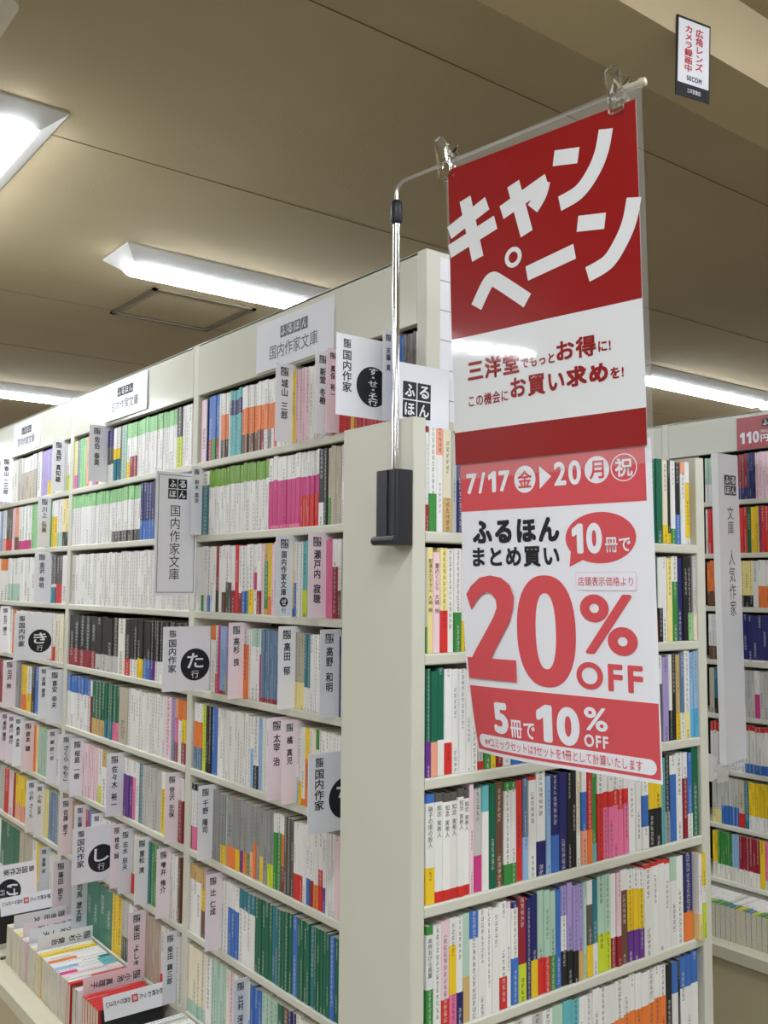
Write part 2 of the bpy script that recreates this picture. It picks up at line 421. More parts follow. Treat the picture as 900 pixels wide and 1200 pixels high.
def parse_style(st):
    base = st[0]; top = re.search(r'\^(\d\d)(\w)', st); foot = re.search(r'_(\d\d)(\w)', st); mid = re.search(r'~(\d\d)(\w)', st)
    midc = re.search(r'(\w)~(\d\d)(\w)?', st)
    r = {'base': base, 'top': None, 'foot': None, 'mid': None}
    if top: r['top'] = (int(top[1]) / 100, top[2])
    if foot: r['foot'] = (int(foot[1]) / 100, foot[2])
    if mid: r['mid'] = (int(mid[1]) / 100, mid[2])
    return r
def jit(c, rng, a=.05):
    f = 1 + rng.uniform(-a, a)
    return tuple(min(1, x * f * (1 + rng.uniform(-.015, .015))) for x in lin(tuple(q / 255 for q in PAL[c])))
def ink_for(c):
    l = .3 * c[0] + .59 * c[1] + .11 * c[2]
    return (.035, .035, .04) if l > .22 else (.62, .62, .58)
def book_slices(s, h, rng):
    """horizontal bands of a cover: list of (z0, z1, colour)"""
    base = jit(s['base'], rng)
    cuts = [(0, base)]
    if s['mid']:
        lo = (s['foot'][0] if s['foot'] else .08)
        cuts.append((lo * h, jit(s['mid'][1], rng))); cuts.append((s['mid'][0] * h, base))
    if s['top']: cuts.append(((1 - s['top'][0]) * h, jit(s['top'][1], rng)))
    z = [c[0] for c in cuts] + [h]
    return [(z[i], z[i + 1], cuts[i][1]) for i in range(len(cuts)) if z[i + 1] - z[i] > 1e-5]
def shell(mb, w, d, slices, T, grow=0, t=.0007, off=0, solid=False, cell=.0085):
    """U-shaped cover (spine in front at y=0); T maps local to mesh space"""
    r = .0012; hw = w / 2 + grow; y0 = -grow
    out = [(-hw, d), (-hw, y0 + r), (-hw + r, y0), (hw - r, y0), (hw, y0 + r), (hw, d)]
    inn = [] if solid else [(hw - t, d), (hw - t, y0 + 2 * t), (-hw + t, y0 + 2 * t), (-hw + t, d)]
    ol = out + inn; k = len(ol)
    zs = [slices[0][0]] + [s[1] for s in slices]
    n = mb.verts([T((x, y, z)) for z in zs for x, y in ol])
    cell = max(cell, .0001)
    for j, (z0, z1, c) in enumerate(slices):
        ik = ink_for(c)
        for i in range(k):
            q = (i + 1) % k; a = n + j * k; f = [a + i, a + q, a + k + q, a + k + i]
            if i == 2:
                mb.face(f, 0, c, ik, [(.0, z0 / cell + off), (1, z0 / cell + off), (1, z1 / cell + off), (0, z1 / cell + off)])
            else: mb.face(f, 0, c)
    pg = 1 if solid else 0
    mb.face([n + i for i in range(k)][::-1], pg, slices[0][2]); a = n + (len(zs) - 1) * k
    mb.face([a + i for i in range(k)], pg, slices[-1][2])
    mb.colored = True
IDT = lambda p: p
TITLES = {('E', 3, 1): '硝子の塔の殺人', ('E', 3, 2): '知念 実希人', ('E', 3, 3): '知念 実希人', ('E', 3, 4): '知念 実希人', ('E', 3, 5): '知念 実希人', ('E', 3, 6): '知念 実希人',
          ('E', 4, 1): '本所おけら長屋', ('E', 1, 2): '配達あかずきん 大崎 梢', ('E', 1, 3): '夏のくじら 大崎 梢'}
def make_book(w, h, d, style, label, group, M, rng, title=None):
    """paperback as an Empty with cover, page block and, where it has one, its paper band"""
    s = parse_style(style)
    t = thing('paperback', label, 'book', (0, 0, 0), group); t.matrix_world = M
    cb = MB(); off = rng.randint(0, 400) * 1.0
    cell = min(max(w * .62, .0055), .009)
    shell(cb, w - .0006, d, book_slices(s, h, rng), IDT, off=off, cell=cell)
    if title:
        cb.uv = [None] * len(cb.uv)
        q = MB(); n_ = sum(.5 if c == ' ' else 1 for c in title); cs = min(.0082, w * .62, (.60 * h) / n_)
        text_fit(q, title, frame((0, -.0002, 0), (1, 0, 0), (0, 0, 1)), -cs / 2, h * .89 - cs * n_, cs / 2, h * .89, .0001, 0, 0, True)
        q.build('title', M_INK, t)
    cb.build('cover', M_COVER, t)
    MB().box(-w / 2 + .0015, w / 2 - .0015, .0022, d - .0015, .0005, h - .0015).build('page_block', M_PAGES, t)
    if s['foot']:
        fb = MB(); shell(fb, w - .0006, d, [(0.0002, s['foot'][0] * h, jit(s['foot'][1], rng))], IDT, grow=.0002, t=.0002, off=off + 77, cell=cell)
        fb.build('paper_band', M_COVER, t)
    return t
BULK = MB()
def bulk_book(w, h, d, style, M, rng):
    s = parse_style(style); sl = book_slices(s, h, rng)
    if s['foot']:
        zf = s['foot'][0] * h; c = jit(s['foot'][1], rng)
        sl = [(0, zf, c)] + [(max(a, zf), b, q) for a, b, q in sl if b > zf + 1e-5]
    shell(BULK, w - .0004, d, sl, lambda p: M @ Vector(p), off=rng.randint(0, 400) * 1.0, solid=True, cell=min(max(w * .62, .0055), .009))
def book_desc(style):
    s = parse_style(style); d = CNAME[s['base']] + ' paperback'
    if s['foot']: d += ' with %s lower band' % CNAME[s['foot'][1]]
    elif s['top']: d += ' with %s top' % CNAME[s['top'][1]]
    return d
SHELFN = ['top', 'second', 'third', 'fourth', 'fifth', 'sixth', 'seventh', 'eighth']

# case letter, shelf, then per book: position along the shelf (0.1 mm), thickness (0.1 mm), height (mm), cover style; * = stands out large in the photo
ROWS = [
('E',0,"265,72,152,W^06r_25r;* 337,138,151,W_36e;* 475,132,151,W^26o;* 607,167,151,C_33u;* 774,101,148,g;* 875,170,151,N;h 1045,173,154,W;h 1218,176,148,W;h 1394,178,152,C;h 1572,181,149,N;h 1753,183,151,E;h 1936,187,150,v;h 2123,189,154,m;h 2312,192,146,E;h 2504,196,147,b;h 2700,198,150,W;h 2898,201,151,y;h 3099,205,148,W^25t;h 3304,208,154,W;h 3512,212,152,W;h 3724,215,151,N;h 3939,218,147,m;h 4157,223,150,E;h 4380,226,153,y;h 4606,229,149,v;h 4835,234,152,g;h 5069,238,153,W;h 5307,145,149,E;* 5452,195,150,E;* 5647,173,151,E;* 5820,150,150,C_22Y;* 5970,88,151,K_12Y;* 6058,140,151,W_18e;* 6198,154,149,K_36B;* 6352,143,151,W^15o;* 6495,131,152,W_08W~75Y;*"),
('E',1,"273,40,150,g_25e;* 313,112,151,y;* 425,129,144,p;* 554,140,151,y_40R;* 694,133,150,W;* 827,134,151,W_38e;* 961,168,150,W_30Y;h 1129,172,151,C;h 1301,173,153,W;h 1474,176,151,E;h 1650,179,151,N;h 1829,181,152,R;h 2010,185,148,W_30Y;h 2195,187,149,C;h 2382,190,150,W_30R;h 2572,193,152,W_30R;h 2765,196,146,W;h 2961,199,150,W;h 3160,202,151,C;h 3362,206,152,W_30R;h 3568,209,150,v;h 3777,212,151,K;h 3989,216,150,g;h 4205,219,152,p;h 4424,223,148,W_33B;h 4647,227,152,W_33B;h 4874,231,149,C;h 5105,234,154,g;h 5339,168,149,W_35R;* 5507,139,151,E_30R;* 5646,130,149,W_40K;* 5776,136,150,W;* 5912,153,148,y;* 6065,162,152,e^30W;* 6227,164,149,N;* 6391,145,152,K;* 6536,143,151,K_33l;* 6679,106,154,g_33C;*"),
('E',2,"289,96,152,E_33V;* 385,126,148,E_33o;* 511,138,152,E_33W;* 649,147,150,W_30R;* 796,133,149,W;* 929,134,149,W;* 1063,112,148,W;* 1175,135,154,W;* 1310,106,152,g_08R;* 1416,147,146,e;* 1563,115,153,Y;* 1678,134,148,r;* 1812,179,152,W;h 1991,181,147,W_33B;h 2172,183,156,W_33B;h 2355,187,151,W;h 2542,189,150,y;h 2731,193,154,R;h 2924,195,150,b;h 3119,199,152,b;h 3318,201,149,W_30R;h 3519,205,152,O;h 3724,208,151,W_33B;h 3932,212,153,O;h 4144,215,150,W_30Y;h 4359,219,152,W_33B;h 4578,222,150,N;h 4800,226,151,W_30R;h 5026,230,150,W_30Y;h 5256,234,150,W;h 5490,121,147,r^36W;* 5611,141,150,D^33W;* 5752,170,147,v;* 5922,96,151,W_35K;* 6018,121,152,K;* 6139,116,150,u_30Y;* 6255,127,153,A_30W;* 6382,154,156,W_30y;* 6536,130,152,b_33s;* 6666,119,154,b_33s;*"),
('E',3,"304,167,151,W^08B_33Y;* 471,150,151,W^08D_10R;* 621,146,149,W^08D_10R;* 767,131,149,W^08D_10R;* 898,122,153,W^08D_10R;* 1020,121,149,W^08D_10R;* 1141,91,156,p;* 1232,154,148,g_35M;* 1386,131,151,W^25t;* 1517,140,152,E;* 1657,167,153,U;* 1824,143,150,W^08e_20e;* 1967,127,150,W^08e_20e;* 2094,147,150,R;* 2241,112,151,A_42b;* 2353,177,152,W^03R;* 2530,221,158,W_33N;* 2751,116,149,b;* 2867,177,149,N_38B;* 3044,191,151,N;* 3235,109,149,K;* 3344,122,154,K;* 3466,102,150,C_35W;* 3568,137,153,W_35o~75B;* 3705,125,152,R_35O;* 3830,127,151,e_20t;* 3957,158,149,R^28W;* 4115,130,150,R^28W_55P;* 4245,131,149,R^28W_55P;* 4376,132,151,R^28W_55P;* 4508,133,149,R^28W_50P;* 4641,135,149,R^28W_55P;* 4776,192,151,W;* 4968,152,149,W;* 5120,177,149,W_25W~60B;* 5297,175,153,Y_42K;* 5472,192,152,Y_42K;* 5664,121,147,t;* 5785,147,151,K_35G;* 5932,184,148,B^22W;* 6116,181,151,W;* 6297,137,150,r^30W;* 6434,138,148,B_28W;* 6572,197,157,E;*"),
('E',4,"312,124,148,W^08e_42e;* 436,152,146,W;* 588,159,149,p_28R;* 747,136,150,Y^25W_30P;* 883,131,149,W_30N;* 1014,126,151,m_42u;* 1140,175,151,W^25B;* 1315,143,151,W;* 1458,131,150,W;* 1589,140,148,W;* 1729,151,154,W_30R;* 1880,108,151,W^06p;* 1988,140,149,W^06N_45B;* 2128,176,152,r_36L;* 2304,111,147,N;* 2415,142,151,N_36Y;* 2557,140,155,m_35R;* 2697,134,153,m_35R;* 2831,136,149,m_35e;* 2967,125,149,B;* 3092,130,152,W^30v_35K;* 3222,128,155,v_33K;* 3350,121,147,v_33K;* 3471,135,148,v_30u;* 3606,82,149,m;* 3688,137,150,D^25W_33Y;* 3825,125,149,T_33W;* 3950,187,151,m_40L;* 4137,142,152,m_40L;* 4279,143,150,W_32r;* 4422,119,150,p_32r;* 4541,177,152,U^22W;* 4718,144,150,Y^22W_33V;* 4862,136,149,Y^22W_33V;* 4998,143,146,Y^22W_33V;* 5141,218,150,W^04R;* 5359,166,151,W^04R;* 5525,181,152,W^04R;* 5706,170,149,W^04R;* 5876,181,151,W^27m;* 6057,209,149,W;* 6266,253,151,N_33O;*"),
('E',5,"320,135,149,O;h 455,137,149,p;h 592,138,152,v;h 730,141,151,W;h 871,142,150,K;h 1013,144,153,C;h 1157,146,153,K;h 1303,148,149,g;h 1451,149,149,W;h 1600,152,152,N;h 1752,154,152,W_30R;h 1906,156,151,W;h 2062,157,149,g;h 2219,202,151,W 2421,242,149,g 2663,228,149,W 2891,232,150,m 3123,177,152,r^30t;* 3300,180,149,r^30t;* 3480,162,149,W;* 3642,165,149,W^03W_60O;* 3807,166,154,W_60O;* 3973,179,151,W_60O;* 4152,214,151,W_60O;* 4366,218,153,W_60O;* 4584,166,152,W_62O;* 4750,134,155,W_62O;* 4884,158,153,W_62O;* 5042,183,150,W_64O;* 5225,175,151,W_64O;* 5400,152,152,W_66O;* 5552,167,151,W_66O;* 5719,168,148,K;* 5887,171,148,W^35B;* 6058,74,150,K 6132,174,151,W^35B;* 6306,150,151,W^35B;* 6456,191,154,W^35B;*"),  # one thin black volume stands in for a dark gap between books
('A',0,"9772,297,148,p;* 9695,77,147,N 9498,197,150,B_33r;* 9309,189,150,B_33e;* 9163,146,150,B_33r 9081,82,150,W 8958,123,149,O^33W_28K 8836,122,147,O^33W_28U 8736,100,148,O^33W_28K 8652,84,148,C 8517,135,149,N^15t_62t 8371,146,147,N^15t_62t;* 8232,139,147,N^15t_62t 8105,127,150,N^15t_62t 7964,141,148,O^33W_28U 7826,138,149,O^33W_28U 7688,138,149,O^33W_28U 7552,136,147,O^33W_28U;* 7418,134,147,O^33W_28U;* 7273,145,150,O^35W_30U;* 7130,143,149,O^35W_30r;* 6989,141,149,O^35W_28W;* 6866,123,147,O^35W_28D 6755,111,147,O^35W_28W 6642,113,148,O^35W_28R 6487,155,148,W;x 6335,152,148,W;x 6184,151,148,W;x 6035,149,149,W;x 5878,142,149,Y;* 5760,118,149,p 5644,116,149,p 5528,116,149,p 5373,155,148,p;* 5244,129,146,W;* 5116,128,148,W;* 4979,137,149,C;x 4844,135,151,W^25t;x 4710,134,149,v;x 4580,117,147,W;x 4464,116,148,W_30R;x 4323,128,147,R;* 4197,126,148,R;* 4072,125,149,R;* 3948,124,150,R;* 3839,109,148,Y;* 3719,120,149,R;* 3601,118,148,R;* 3483,118,150,R;* 3367,116,149,R;* 3252,115,147,R;* 3139,113,148,R;* 3026,113,148,R;* 2915,111,148,R;* 2805,110,150,R;* 2693,112,148,W^25t;x 2393,289,148,B;* 2310,83,149,D 2228,82,149,D 2135,93,148,D;* 2043,92,150,D;* 1985,58,148,W;*"),
('A',1,"9958,110,147,W 9567,391,148,T^22W;* 9447,120,149,W^27F 9328,119,147,W^27F 9210,118,150,W^27F 9093,117,148,W^27F 8977,116,147,W^27F 8862,115,148,W^27F 8747,115,147,W^27F 8634,113,149,W^27F 8522,112,150,W^27F 8411,111,150,W^27F 8266,145,148,W^27F;* 8123,143,148,W^27F;* 7981,142,147,W^27F;* 7841,140,151,W^27F;* 7702,139,148,W^27F;* 7565,137,150,W^27F;* 7429,136,147,W^27F;* 7295,134,149,W^27F;* 7162,133,146,W^27F;* 7030,132,147,W^27F;* 6900,130,150,W^27F;* 6717,183,149,M^33W_05P;* 6537,180,152,M^33W_05P;* 6360,177,148,M^33W_05P;* 6185,175,148,M^33W_05P;* 6013,172,148,M^33W_05P;* 5842,171,148,M^33W_05P;* 5675,167,150,M^33W_05P;* 5588,87,148,M^33W_42R 5503,85,149,M^33W_42R 5417,86,147,M^33W_42R 5333,84,149,M^33W_42R 5249,84,148,M^33W_42R 5166,83,148,M^33W_42R 5083,83,148,M^33W_42R 5000,83,150,M^33W_42R 4823,177,147,K_30W;* 4706,117,148,K;* 4591,115,147,c_35e;* 4505,86,151,c 4419,86,149,c 4335,84,148,c 4250,85,147,c 4148,102,149,W;h 4046,102,147,W;h 3945,101,149,p;h 3845,100,148,W^25e;h 3746,99,150,W^25t;h 3648,98,149,W_30R;h 3551,97,147,v;h 3454,97,149,W;h 3359,95,149,W;h 3264,95,147,W;h 3170,94,148,W;h 3077,93,150,W;h 2984,93,148,W;h 2893,91,149,W_30Y;h 2802,91,148,W;h 2712,90,148,g;h 2622,90,148,W;h 2534,88,148,W;h 2446,88,149,W;h 2359,87,148,W;h 2272,87,148,m;h 2187,85,146,W;h 2102,85,149,g;h 2017,85,148,W^25e;h"),
('A',2,"10028,97,149,W 9876,152,148,W 9747,129,150,W_25e 9598,149,150,W 9450,148,147,W_25B 9314,136,149,W 9180,134,148,W 9016,164,149,r_33K;* 8875,141,148,W 8715,160,150,W_30U;* 8586,129,150,W_45D 8459,127,148,W_45D 8288,171,148,W_33r;* 8112,176,149,R;* 7961,151,147,W_30r;* 7796,165,146,W_33B;* 7649,147,149,W_33T;* 7481,168,149,W_35Y;* 7315,166,147,W_35W~60M;* 7159,156,149,W_33r;* 7053,106,149,p 6879,174,149,u~75e;* 6755,124,149,Y_25O 6646,109,147,p 6538,108,151,p 6391,147,149,y;x 6246,145,150,W;x 6103,143,150,W;x 5961,142,148,W;x 5883,64,148,Y_10N 5772,111,148,W_45B 5670,102,147,W 5568,102,148,W 5395,173,149,t_35L;* 5322,73,147,e 5210,112,149,m;x 5098,112,148,y;x 4988,110,149,W;x 4879,109,149,W;x 4770,109,148,W;x 4642,115,149,P;* 4499,143,150,P;* 4330,169,149,r^35W;* 4219,111,149,W_35U;* 4117,102,147,g;h 4016,101,147,v;h 3916,100,149,W;h 3817,99,150,W;h 3719,98,147,y;h 3622,97,148,p;h 3525,97,150,W;h 3430,95,149,W_30Y;h 3335,95,148,W^25t;h 3241,94,147,W_33B;h 3148,93,149,W;h 3055,93,146,W;h 2964,91,147,W;h 2873,91,148,m;h 2783,90,149,W^25t;h 2694,89,149,W;h 2605,89,148,y;h 2517,88,147,p;h 2430,87,147,v;h 2344,86,148,W;h 2258,86,149,W;h 2173,85,150,v;h 2089,84,149,W;h 2006,83,149,p;h"),
('A',3,"9143,206,150,W^22O;* 8997,146,150,W_28R 8900,97,149,M 8780,120,148,b_05r 8661,119,149,b_05r 8481,180,149,v_30c;* 8331,150,149,W_30R;x 8184,147,148,W;x 8037,147,150,W;x 7893,144,150,m;x 7614,262,147,O^22W;* 7491,123,148,W 7330,161,150,W^25m;* 7170,160,150,W^25m;* 7135,35,150,M^35W 7039,96,149,A_06r 6943,96,146,A_06r 6849,94,150,A_06r 6755,94,148,A_06r 6661,94,148,A_06r 6569,92,149,A_06r 6477,92,147,A_06r 6385,92,150,A_06r 6245,140,148,W;x 6107,138,148,W;x 5970,137,149,W_30R;x 5834,136,146,y;x 5773,47,150,v 5658,115,149,c_35y 5544,114,147,c_35y 5432,112,149,c_35y 5325,107,148,T_30W 5220,105,147,T_30W 5100,120,147,W;* 4982,118,147,W;* 4865,117,148,W;* 4754,111,148,W;x 4645,109,148,W^25e;x 4537,108,148,p;x 4430,107,147,W;x 4323,107,149,C;x 4214,97,148,N 4112,102,149,W;h 4011,101,149,W;h 3911,100,148,W;h 3811,100,148,W;h 3713,98,148,W;h 3615,98,148,W_30R;h 3518,97,149,W^25t;h 3422,96,147,W_30R;h 3327,95,150,W^25e;h 3233,94,151,W;h 3140,93,148,W;h 3047,93,149,W;h 2955,92,149,W_30Y;h 2864,91,148,W^25e;h 2774,90,148,p;h 2685,89,149,W;h 2596,89,149,W;h 2508,88,148,W;h 2421,87,151,W;h 2334,87,146,W_30Y;h 2248,86,150,W;h 2163,85,147,W;h 2079,84,149,W;h 1995,84,149,W;h"),
('A',4,"9957,136,150,O^28W_33A 9821,136,149,O^28W_33A 9687,134,150,O^28W_33A 9506,181,148,L 9366,140,149,K 9228,138,149,K 9086,142,148,B 8944,142,150,B 8814,130,149,W 8686,128,147,W 8558,128,148,W 8432,126,148,W 8307,125,148,W 8183,124,148,W 8061,122,150,W 7939,122,150,W 7819,120,148,W 7699,120,148,W 7581,118,151,W 7464,117,147,W 7339,125,147,W_55b 7145,194,149,W_32K;* 7016,129,147,b 6921,95,149,W 6826,95,149,W 6732,94,148,W 6589,143,148,W;x 6447,142,148,W^25t;x 6307,140,146,W_30R;x 6168,139,150,g;x 6009,145,148,p;x 5866,143,148,W_30Y;x 5724,142,148,W;x 5602,108,149,W_33s 5494,108,147,W_30Y 5388,106,148,W_08O 5237,151,148,O^40Y;* 5120,117,149,W;x 5004,116,147,C;x 4889,115,149,W^25e;x 4775,114,149,W;x 4662,113,149,W;x 4550,112,148,W;x 4439,111,149,W_33B;x 4330,109,147,W;x 4221,109,147,W_30R;x 4139,70,147,W;h 4069,70,148,W^25t;h 4000,69,149,p;h 3931,69,148,W;h 3862,69,147,W^25t;h 3794,68,149,W^25t;h 3727,67,149,W_33B;h 3659,68,147,m;h 3593,66,148,W^25e;h 3526,67,148,W;h 3460,66,149,W;h 3395,65,148,W_30R;h 3329,66,147,W;h 3265,64,150,p;h 3200,65,149,W^25e;h 3136,64,147,W_33B;h 3073,63,148,W;h 3009,64,150,v;h 2947,62,150,C;h 2884,63,147,W;h 2822,62,148,m;h 2760,62,147,W_33B;h 2699,61,148,W;h 2638,61,151,W_30Y;h 2577,61,149,g;h 2517,60,148,W;h 2457,60,149,m;h 2397,60,151,W;h 2338,59,149,C;h 2279,59,149,W;h 2220,59,148,W;h 2162,58,150,W_30R;h 2104,58,149,W;h 2047,57,149,W_30Y;h 1989,58,149,v;h"),
('A',5,"10072,53,149,W^10K_35r 9921,151,148,W^10K_35P 9771,150,148,W^10K_35P 9572,199,147,W_30R;x 9376,196,150,W^25e;x 9183,193,150,W;x 9007,157,150,G 8851,156,149,G 8697,154,147,G 8513,184,148,G_27Y 8436,77,147,m 8169,267,149,G_30O;* 8038,131,148,G_30O 7954,84,148,G_30Y 7871,83,149,G_30Y 7743,128,150,G_30V 7579,164,148,G_30O 7436,143,148,G_30e 7294,142,147,G_35o 7189,105,148,G_50O 7050,139,151,G 6895,155,147,G_35Y 6709,186,146,G;* 6600,109,147,G_30L 6493,107,148,G_30L 6353,140,148,e^25W 6215,138,150,e^25W 6087,128,149,O^25W_33r 5974,113,150,D 5863,111,148,D 5753,110,148,D 5648,105,145,W_33R 5525,123,147,W_33R 5404,121,148,W_33R 5284,120,148,W 5165,119,150,W_33B 5048,117,146,W_33r 4874,174,146,W_30O;* 4730,144,150,W_50R;* 4617,113,151,W_30V 4524,93,148,W 4431,93,148,W 4339,92,149,W 4176,163,149,p;* 4074,102,147,W;h 3974,100,149,y;h 3874,100,148,W^25e;h 3775,99,150,W;h 3678,97,150,W_30Y;h 3581,97,150,p;h 3484,97,149,W;h 3389,95,147,W;h 3295,94,148,W_33B;h 3201,94,149,W_30Y;h 3108,93,148,W^25e;h 3017,91,148,m;h 2925,92,150,W;h 2835,90,148,W_30Y;h 2745,90,147,W;h 2657,88,150,W;h 2569,88,148,W;h 2481,88,148,m;h 2395,86,149,v;h 2309,86,147,W^25t;h 2224,85,148,m;h 2140,84,148,W;h 2056,84,149,W_33B;h 1985,71,148,W;h"),
('A',6,"9998,127,149,W^22u;* 9777,221,148,W^22u;* 9560,217,148,W^22u;* 9373,187,149,Y^30u_40U 9149,224,148,v;* 8947,202,148,v;x 8748,199,148,W;x 8633,98,149,W 8478,155,148,W 8325,153,150,W 8168,157,149,W_66B 8012,156,149,W_66B 7858,154,147,W_66B 7685,173,149,W^27T 7514,171,148,W^27T 7346,168,147,W^27T 7180,166,148,W^27T 7038,142,149,E 6898,140,149,E 6759,139,149,E 6622,137,149,E 6487,135,148,E 6373,114,149,T 6259,114,147,T 6131,128,147,E 6004,127,148,E 5878,126,150,E 5754,124,150,E 5570,184,149,B;* 5457,113,150,E 5344,113,149,E 5233,111,149,E 5123,110,149,E 4978,145,147,T;* 4874,104,149,E 4772,102,149,E 4670,102,149,E 4569,101,150,E 4469,100,148,E 4305,164,147,B;* 4210,95,147,E 4116,94,148,E 4017,99,149,g;h 3919,98,150,C;h 3821,98,148,W_30Y;h 3724,97,148,C;h 3629,95,150,W;h 3534,95,147,W_30Y;h 3440,94,148,W;h 3347,93,149,W;h 3254,93,148,W_30Y;h 3162,92,149,m;h 3072,90,148,W;h 2982,90,149,W;h 2892,90,147,g;h 2804,88,149,W;h 2716,88,148,W;h 2629,87,148,v;h 2543,86,148,W;h 2457,86,150,W_30Y;h 2373,84,148,W;h 2289,84,148,W;h 2205,84,148,W;h 2123,82,149,p;h 2041,82,148,W;h 1985,56,149,v;h"),
('A',7,"9918,207,149,C_20m 9706,212,147,C_20m 9497,209,149,C_20m 9292,205,148,C_20m 9029,263,147,W 8886,143,150,m 8745,141,149,m 8604,141,148,m 8466,138,148,m 8329,137,150,m 8178,151,148,w 7992,186,148,p_25R 7859,133,148,W;x 7726,133,147,W;x 7596,130,146,v;x 7466,130,146,W^25t;x 7309,141,151,W_50b 7159,150,150,B 7010,149,145,B 6863,147,149,B 6704,159,149,m 6547,157,151,m 6392,155,148,m 6239,153,148,m 6048,191,148,E 5842,206,148,U 5713,129,149,N_35R 5585,128,148,N_35R 5452,133,150,W 5320,132,146,W 5190,130,146,W 5062,128,147,W 4935,127,149,W 4809,126,148,W 4685,124,149,W 4562,123,147,W 4441,121,149,W 4320,121,147,W 4202,118,147,W 4084,118,149,W 3986,98,149,W;h 3888,98,150,v;h 3792,96,148,g;h 3696,96,150,W;h 3601,95,148,W^25e;h 3507,94,148,v;h 3414,93,149,W_30R;h 3322,92,149,W;h 3230,92,148,y;h 3139,91,149,W;h 3049,90,149,W^25e;h 2960,89,149,W;h 2872,88,148,W_30R;h 2784,88,148,W^25t;h 2697,87,150,W;h 2611,86,150,W;h 2526,85,149,W^25t;h 2441,85,150,W;h 2357,84,148,C;h 2274,83,149,W;h 2191,83,147,C;h 2109,82,148,W_30Y;h 2028,81,148,W;h 1985,43,149,C;h"),
('B',0,"18274,220,147,y_28P 18035,239,147,A 17796,239,150,l 17560,236,150,l 17282,278,150,o 17015,267,149,p;x 16751,264,150,v;x 16491,260,148,W_30R;x 16235,256,149,W;x 15983,252,149,m;x 15768,186,148,D^33N_33W 15583,185,148,D^33N_33W 15400,183,150,D^33N_33W 15179,221,148,Y^40W_40T 14960,219,150,Y^40W_40T 14810,150,148,K 14484,326,149,m 14251,233,149,W^27l_30Y 14021,230,148,W^27l_38r 13795,226,148,W^27l_38r 13607,188,148,W^27l 13422,185,149,W^27l 13238,184,149,W^27l 13057,181,151,W^27l 12877,180,148,W^27l 12700,177,148,W^27l 12525,175,148,W^27l 12351,174,150,W^27l 12180,171,149,W^27l 12010,170,149,W^27l 11842,168,147,W^27l 11676,166,148,W^27l 11512,164,147,W^27l 11350,162,148,W^27l 11064,286,149,L^50K;* 10892,172,149,W 10722,170,149,W 10554,168,149,W"),
('B',1,"18329,176,149,W^25l 18134,195,151,W^25l 17942,192,149,W^25l 17752,190,149,W^25l 17564,188,151,W^25l 17377,187,149,W^25l 17193,184,149,W^25l 17010,183,150,W^25l 16830,180,150,W^25l 16651,179,148,W^25l 16474,177,148,W^25l 16298,176,149,W^25l 16125,173,149,W^25l 15953,172,149,W^25l 15783,170,148,W^25l 15614,169,147,W^25l 15447,167,147,W^25l 15215,232,148,W^25l_20D 14985,230,147,W^25l_20D 14759,226,147,W^25l_20D 14535,224,148,W^25l_20D 14315,220,149,W^25l_20D 14097,218,150,W^25l_20D 13882,215,147,W^25l_20D 13671,211,147,W^25l_20D 13461,210,148,W^25l_20D 13284,177,149,N_33B 13108,176,150,N_33B 12934,174,148,N_33B 12762,172,147,N_33B 12592,170,148,N_33B 12424,168,149,N_33B 12227,197,148,W 12032,195,147,W 11840,192,150,W 11650,190,147,W 11463,187,149,W 11278,185,146,W 11095,183,150,W 10915,180,150,W 10736,179,151,W 10560,176,149,W"),
('B',2,"18112,328,148,g 17864,248,146,W 17618,246,149,W 17376,242,149,W 17137,239,148,W 16902,235,148,W 16669,233,149,W 16439,230,148,W 16213,226,149,W 15989,224,149,W 15769,220,148,W 15551,218,148,W 15335,216,150,W 15123,212,146,W 14913,210,148,W 14706,207,146,W 14501,205,150,W 14299,202,150,W 14100,199,149,W 13902,198,147,W 13708,194,150,W 13515,193,149,W 13325,190,147,W 13137,188,148,W 12951,186,150,W 12767,184,149,W 12586,181,149,W 12407,179,148,W 12229,178,147,W 12054,175,149,W 11881,173,148,W 11710,171,150,W 11540,170,148,W 11373,167,149,W 11207,166,148,W 11043,164,149,W 10881,162,149,W 10721,160,150,W 10563,158,150,W"),
('B',3,"18097,408,147,K_33r;* 17635,462,150,K_33r;* 17184,451,148,K_33r;* 16745,439,148,K_33r;* 16316,429,149,K_33r;* 15898,418,147,K_30g;* 15490,408,150,K_30g;* 15092,398,147,K_30g;* 14702,390,149,K_30g;* 14236,466,149,w;* 13894,342,147,K_30R;* 13670,224,148,K_30W 13450,220,149,K_30W 13259,191,150,K_33Y 13071,188,148,K_33Y 12832,239,148,K_33B 12597,235,147,K_33B 12442,155,149,K_33V 12289,153,149,K_33V 12104,185,148,K_33W 11921,183,148,K_33W 11740,181,149,K_33W 11559,181,150,K 11380,179,150,K 11204,176,148,K 11029,175,147,K 10857,172,148,K 10686,171,147,K 10518,168,151,K"),
('B',4,"18234,271,151,W^32B 17956,278,147,W^32B 17683,273,149,W^32B 17414,269,150,W^32B 17148,266,147,W^32B 16887,261,151,W^32B 16630,257,148,W^32B 16498,132,147,r^30W 16253,245,147,E_30u 16011,242,148,E_30u 15773,238,149,E_30u 15539,234,148,E_30u 15353,186,151,E_33T 15170,183,150,E_33T 14988,182,147,E_33T 14750,238,147,E_33P 14514,236,148,E_33P 13940,574,147,c;* 13764,176,149,W 13590,174,150,W 13417,173,149,W 13247,170,147,W 13078,169,150,W 12911,167,146,W 12746,165,146,W 12583,163,148,W 12421,162,149,W 12261,160,148,W 12103,158,150,W 11946,157,149,W 11791,155,147,W 11638,153,148,W 11302,336,149,p;* 11113,189,148,v_33A 10950,163,149,P^30o_30r 10846,104,150,W^33O 10743,103,148,W^33O 10516,227,148,Y^30O_33r"),
